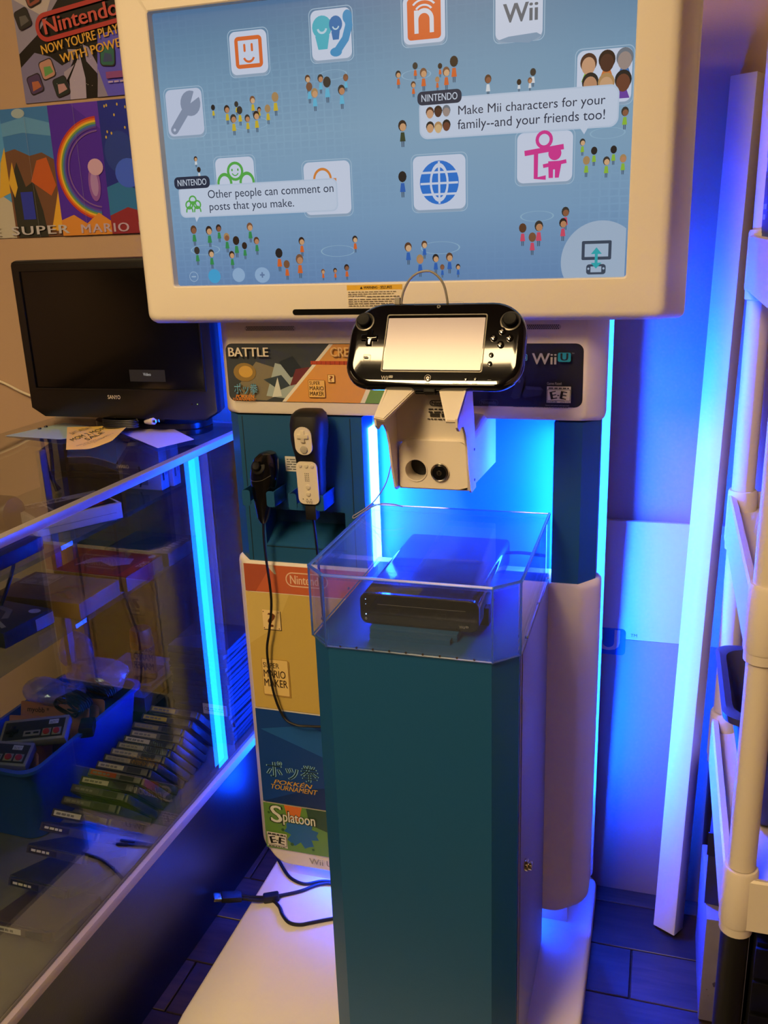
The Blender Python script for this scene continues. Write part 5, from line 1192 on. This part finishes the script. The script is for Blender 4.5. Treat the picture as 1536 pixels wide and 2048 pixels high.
# ================================================================== behind the kiosk on the right
BT = Matrix.Translation(V((.44, .282, 0))) @ Matrix.Rotation(radians(-3.6), 4, 'X')
t = empty('white_display_board', None, BT, 'flat white board with a blue U logo leaning on the wall', 'board')
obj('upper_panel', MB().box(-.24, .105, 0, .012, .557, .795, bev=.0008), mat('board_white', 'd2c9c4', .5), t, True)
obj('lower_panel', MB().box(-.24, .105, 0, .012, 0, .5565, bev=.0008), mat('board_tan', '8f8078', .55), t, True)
p = Print((-.44, -.0001, 0), (1, 0, 0), (0, 0, 1), (0, -1, 0), .0002); p.rect(.290, .523, .370, .578, '1a6fc0', .008); p.text('U', .318, .532, .357, .575, 'd6cfca', .04); p.text('Wii', .215, .523, .282, .578, '77757a', .03); p.text('TM', .379, .564, .391, .570, '4a4a60'); p.build('board_logo', t, True)
# leaning square post
A, B = V((.4795, .190, .0)), V((.518, .336, 1.553))
d = (B - A).normalized(); xa = V((1, 0, 0)); xa = (xa - d * xa.dot(d)).normalized(); ya = d.cross(xa)
PM = Matrix(((xa.x, ya.x, d.x, A.x), (xa.y, ya.y, d.y, A.y), (xa.z, ya.z, d.z, A.z), (0, 0, 0, 1))) @ Matrix.Rotation(radians(-30), 4, 'Z')
t = empty('leaning_post', None, PM, 'long white square post leaning on the wall beside the shelving', 'post')
obj('post', MB().box(-.0225, .0225, -.017, .017, .0055, 1.559, bev=.0012), mat('post_white', 'dcd6d0', .45, bump=.08, bscale=60), t, True)

# ================================================================== white plastic shelving
RS = mat('resin_white', 'd9cfc0', .45, bump=.1, bscale=500)
SX0, SX1, SY0, SY1 = .531, 1.40, -.222, .262
Q = empty('shelving_unit', (.55, 0, 0), None, 'white plastic shelving unit with round legs holding a grey tub', 'shelving')
LR = .0195
legs = [(SX0 + LR + .003, SY0 + LR + .002), (SX0 + LR + .003, SY1 - LR - .002), (SX1 - LR, SY0 + LR), (SX1 - LR, SY1 - LR)]
LEV = (.375, .800, 1.225)
for x, y in legs:
    obj('foot_leg', MB().cyl((x, y, 0), (0, 0, 1), LR, LEV[0] - .012, 26), mat('resin_black', '0d0c0c', .5), Q)
    for z0, z1 in ((LEV[0] + .092, LEV[1] - .018), (LEV[1] + .085, LEV[2] - .018), (LEV[2] + .085, 1.66)):
        obj('leg', MB().cyl((x, y, z0), (0, 0, 1), LR * .96, z1 - z0, 26), RS, Q)
for z in LEV:
    b = MB()
    rim = rrect(SX0, SX1, SY0, SY1, .026, 7); rin = rrect(SX0 + .012, SX1 - .012, SY0 + .012, SY1 - .012, .016, 7)
    b.loft([[V((*q, z)) for q in rim], [V((*q, z + .080)) for q in rim], [V((*q, z + .083)) for q in rrect(SX0 + .003, SX1 - .003, SY0 + .003, SY1 - .003, .024, 7)], [V((*q, z + .080)) for q in rin], [V((*q, z + .056)) for q in rin]], True, True, smooth=True)
    sh = obj('shelf', b, RS, Q)
    for x, y in legs:
        b = MB().lathe([(LR * 1.22, 0), (LR * 1.26, .004), (LR * 1.22, .088), (LR * 1.12, .0925), (LR * .9, .0925)], (x, y, z - .002), (0, 0, 1), 26, cap=False); b.lathe([(LR * 1.0, -.016), (LR * 1.16, -.014), (LR * 1.18, 0)], (x, y, z - .002), (0, 0, 1), 26)
        obj('leg_sleeve', b, RS, sh)
# grey tub on the lower shelf
t = empty('grey_tub', (.62, .02, .4585), None, 'dark grey plastic tub standing on the lower plastic shelf', 'tub')
def gt(i, z, r=.03): return [V((x, y, z)) for x, y in rrect(.522 + i, .80 - i, -.115 + i, .135 - i, r, 6)]
b = MB().loft([gt(.055, .4395), gt(.05, .442), gt(.014, .630), gt(.0, .634), gt(-.002, .646), gt(.004, .649), gt(.014, .646), gt(.02, .628), gt(.06, .446)], True, True, smooth=True); obj('shell', b, mat('tub_grey', '3a3836', .4), t)
# things on the shelves and under them
t = empty('blue_carton', (.60, .20, 1.2850), None, 'blue printed carton on the topmost plastic shelf', 'box')
obj('carton', MB().box(.547, .70, .06, .245, 1.2815, 1.48, bev=.001), mat('carton_blue', '2a58b8', .45), t)
p = Print((.5468, 0, 0), (0, -1, 0), (0, 0, 1), (-1, 0, 0), .0002); p.rect(-.25, 1.31, -.12, 1.40, '1a2a6a'); p.lines(-.24, 1.33, -.17, 1.36, 2, 'a8b4d8', .5); p.rect(-.25, 1.42, -.12, 1.45, '6a9ad8'); p.build('carton_print', t)
t = empty('white_carton', (.60, .10, 0), None, 'scuffed white carton standing on the floor under the shelving', 'box')
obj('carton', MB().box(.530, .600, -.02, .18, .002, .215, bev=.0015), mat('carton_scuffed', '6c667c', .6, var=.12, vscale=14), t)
p = Print((0, -.0202, 0), (1, 0, 0), (0, 0, 1), (0, -1, 0), .0002); p.poly([(.548, .085), (.552, .089), (.558, .086), (.556, .079), (.550, .078)], '3a3440'); p.disc(.540, .07, .0015, .0015, '55505a', 7); p.disc(.543, .058, .001, .001, '55505a', 7); p.build('scuff_mark', t)
MD = Matrix.Translation(V((.545, .07, .216))) @ Matrix.Rotation(radians(-6), 4, 'Z')
t = empty('navy_carton', None, MD, 'dark navy carton resting on top of the scuffed white carton', 'box')
obj('carton', MB().box(-.012, .14, -.055, .11, 0, .140, bev=.001), mat('carton_navy', '23245a', .5), t, True)
obj('lid_flap', MB().box(-.014, .14, -.058, -.0555, .10, .143), mat('carton_navy_flap', '1a1b44', .5), t, True)
t = empty('black_crate', (.76, .08, 0), None, 'black slatted crate standing on the floor beside the scuffed carton', 'crate')
for k in range(3): obj('slat', MB().box(.606, .93, -.052, -.046, .006 + k * .068, .064 + k * .068, bev=.001), mat('crate_black', '0a0a0c', .5), t)
obj('body', MB().box(.608, .928, -.0455, .20, .002, .208), mat('crate_inner', '060608', .6), t)
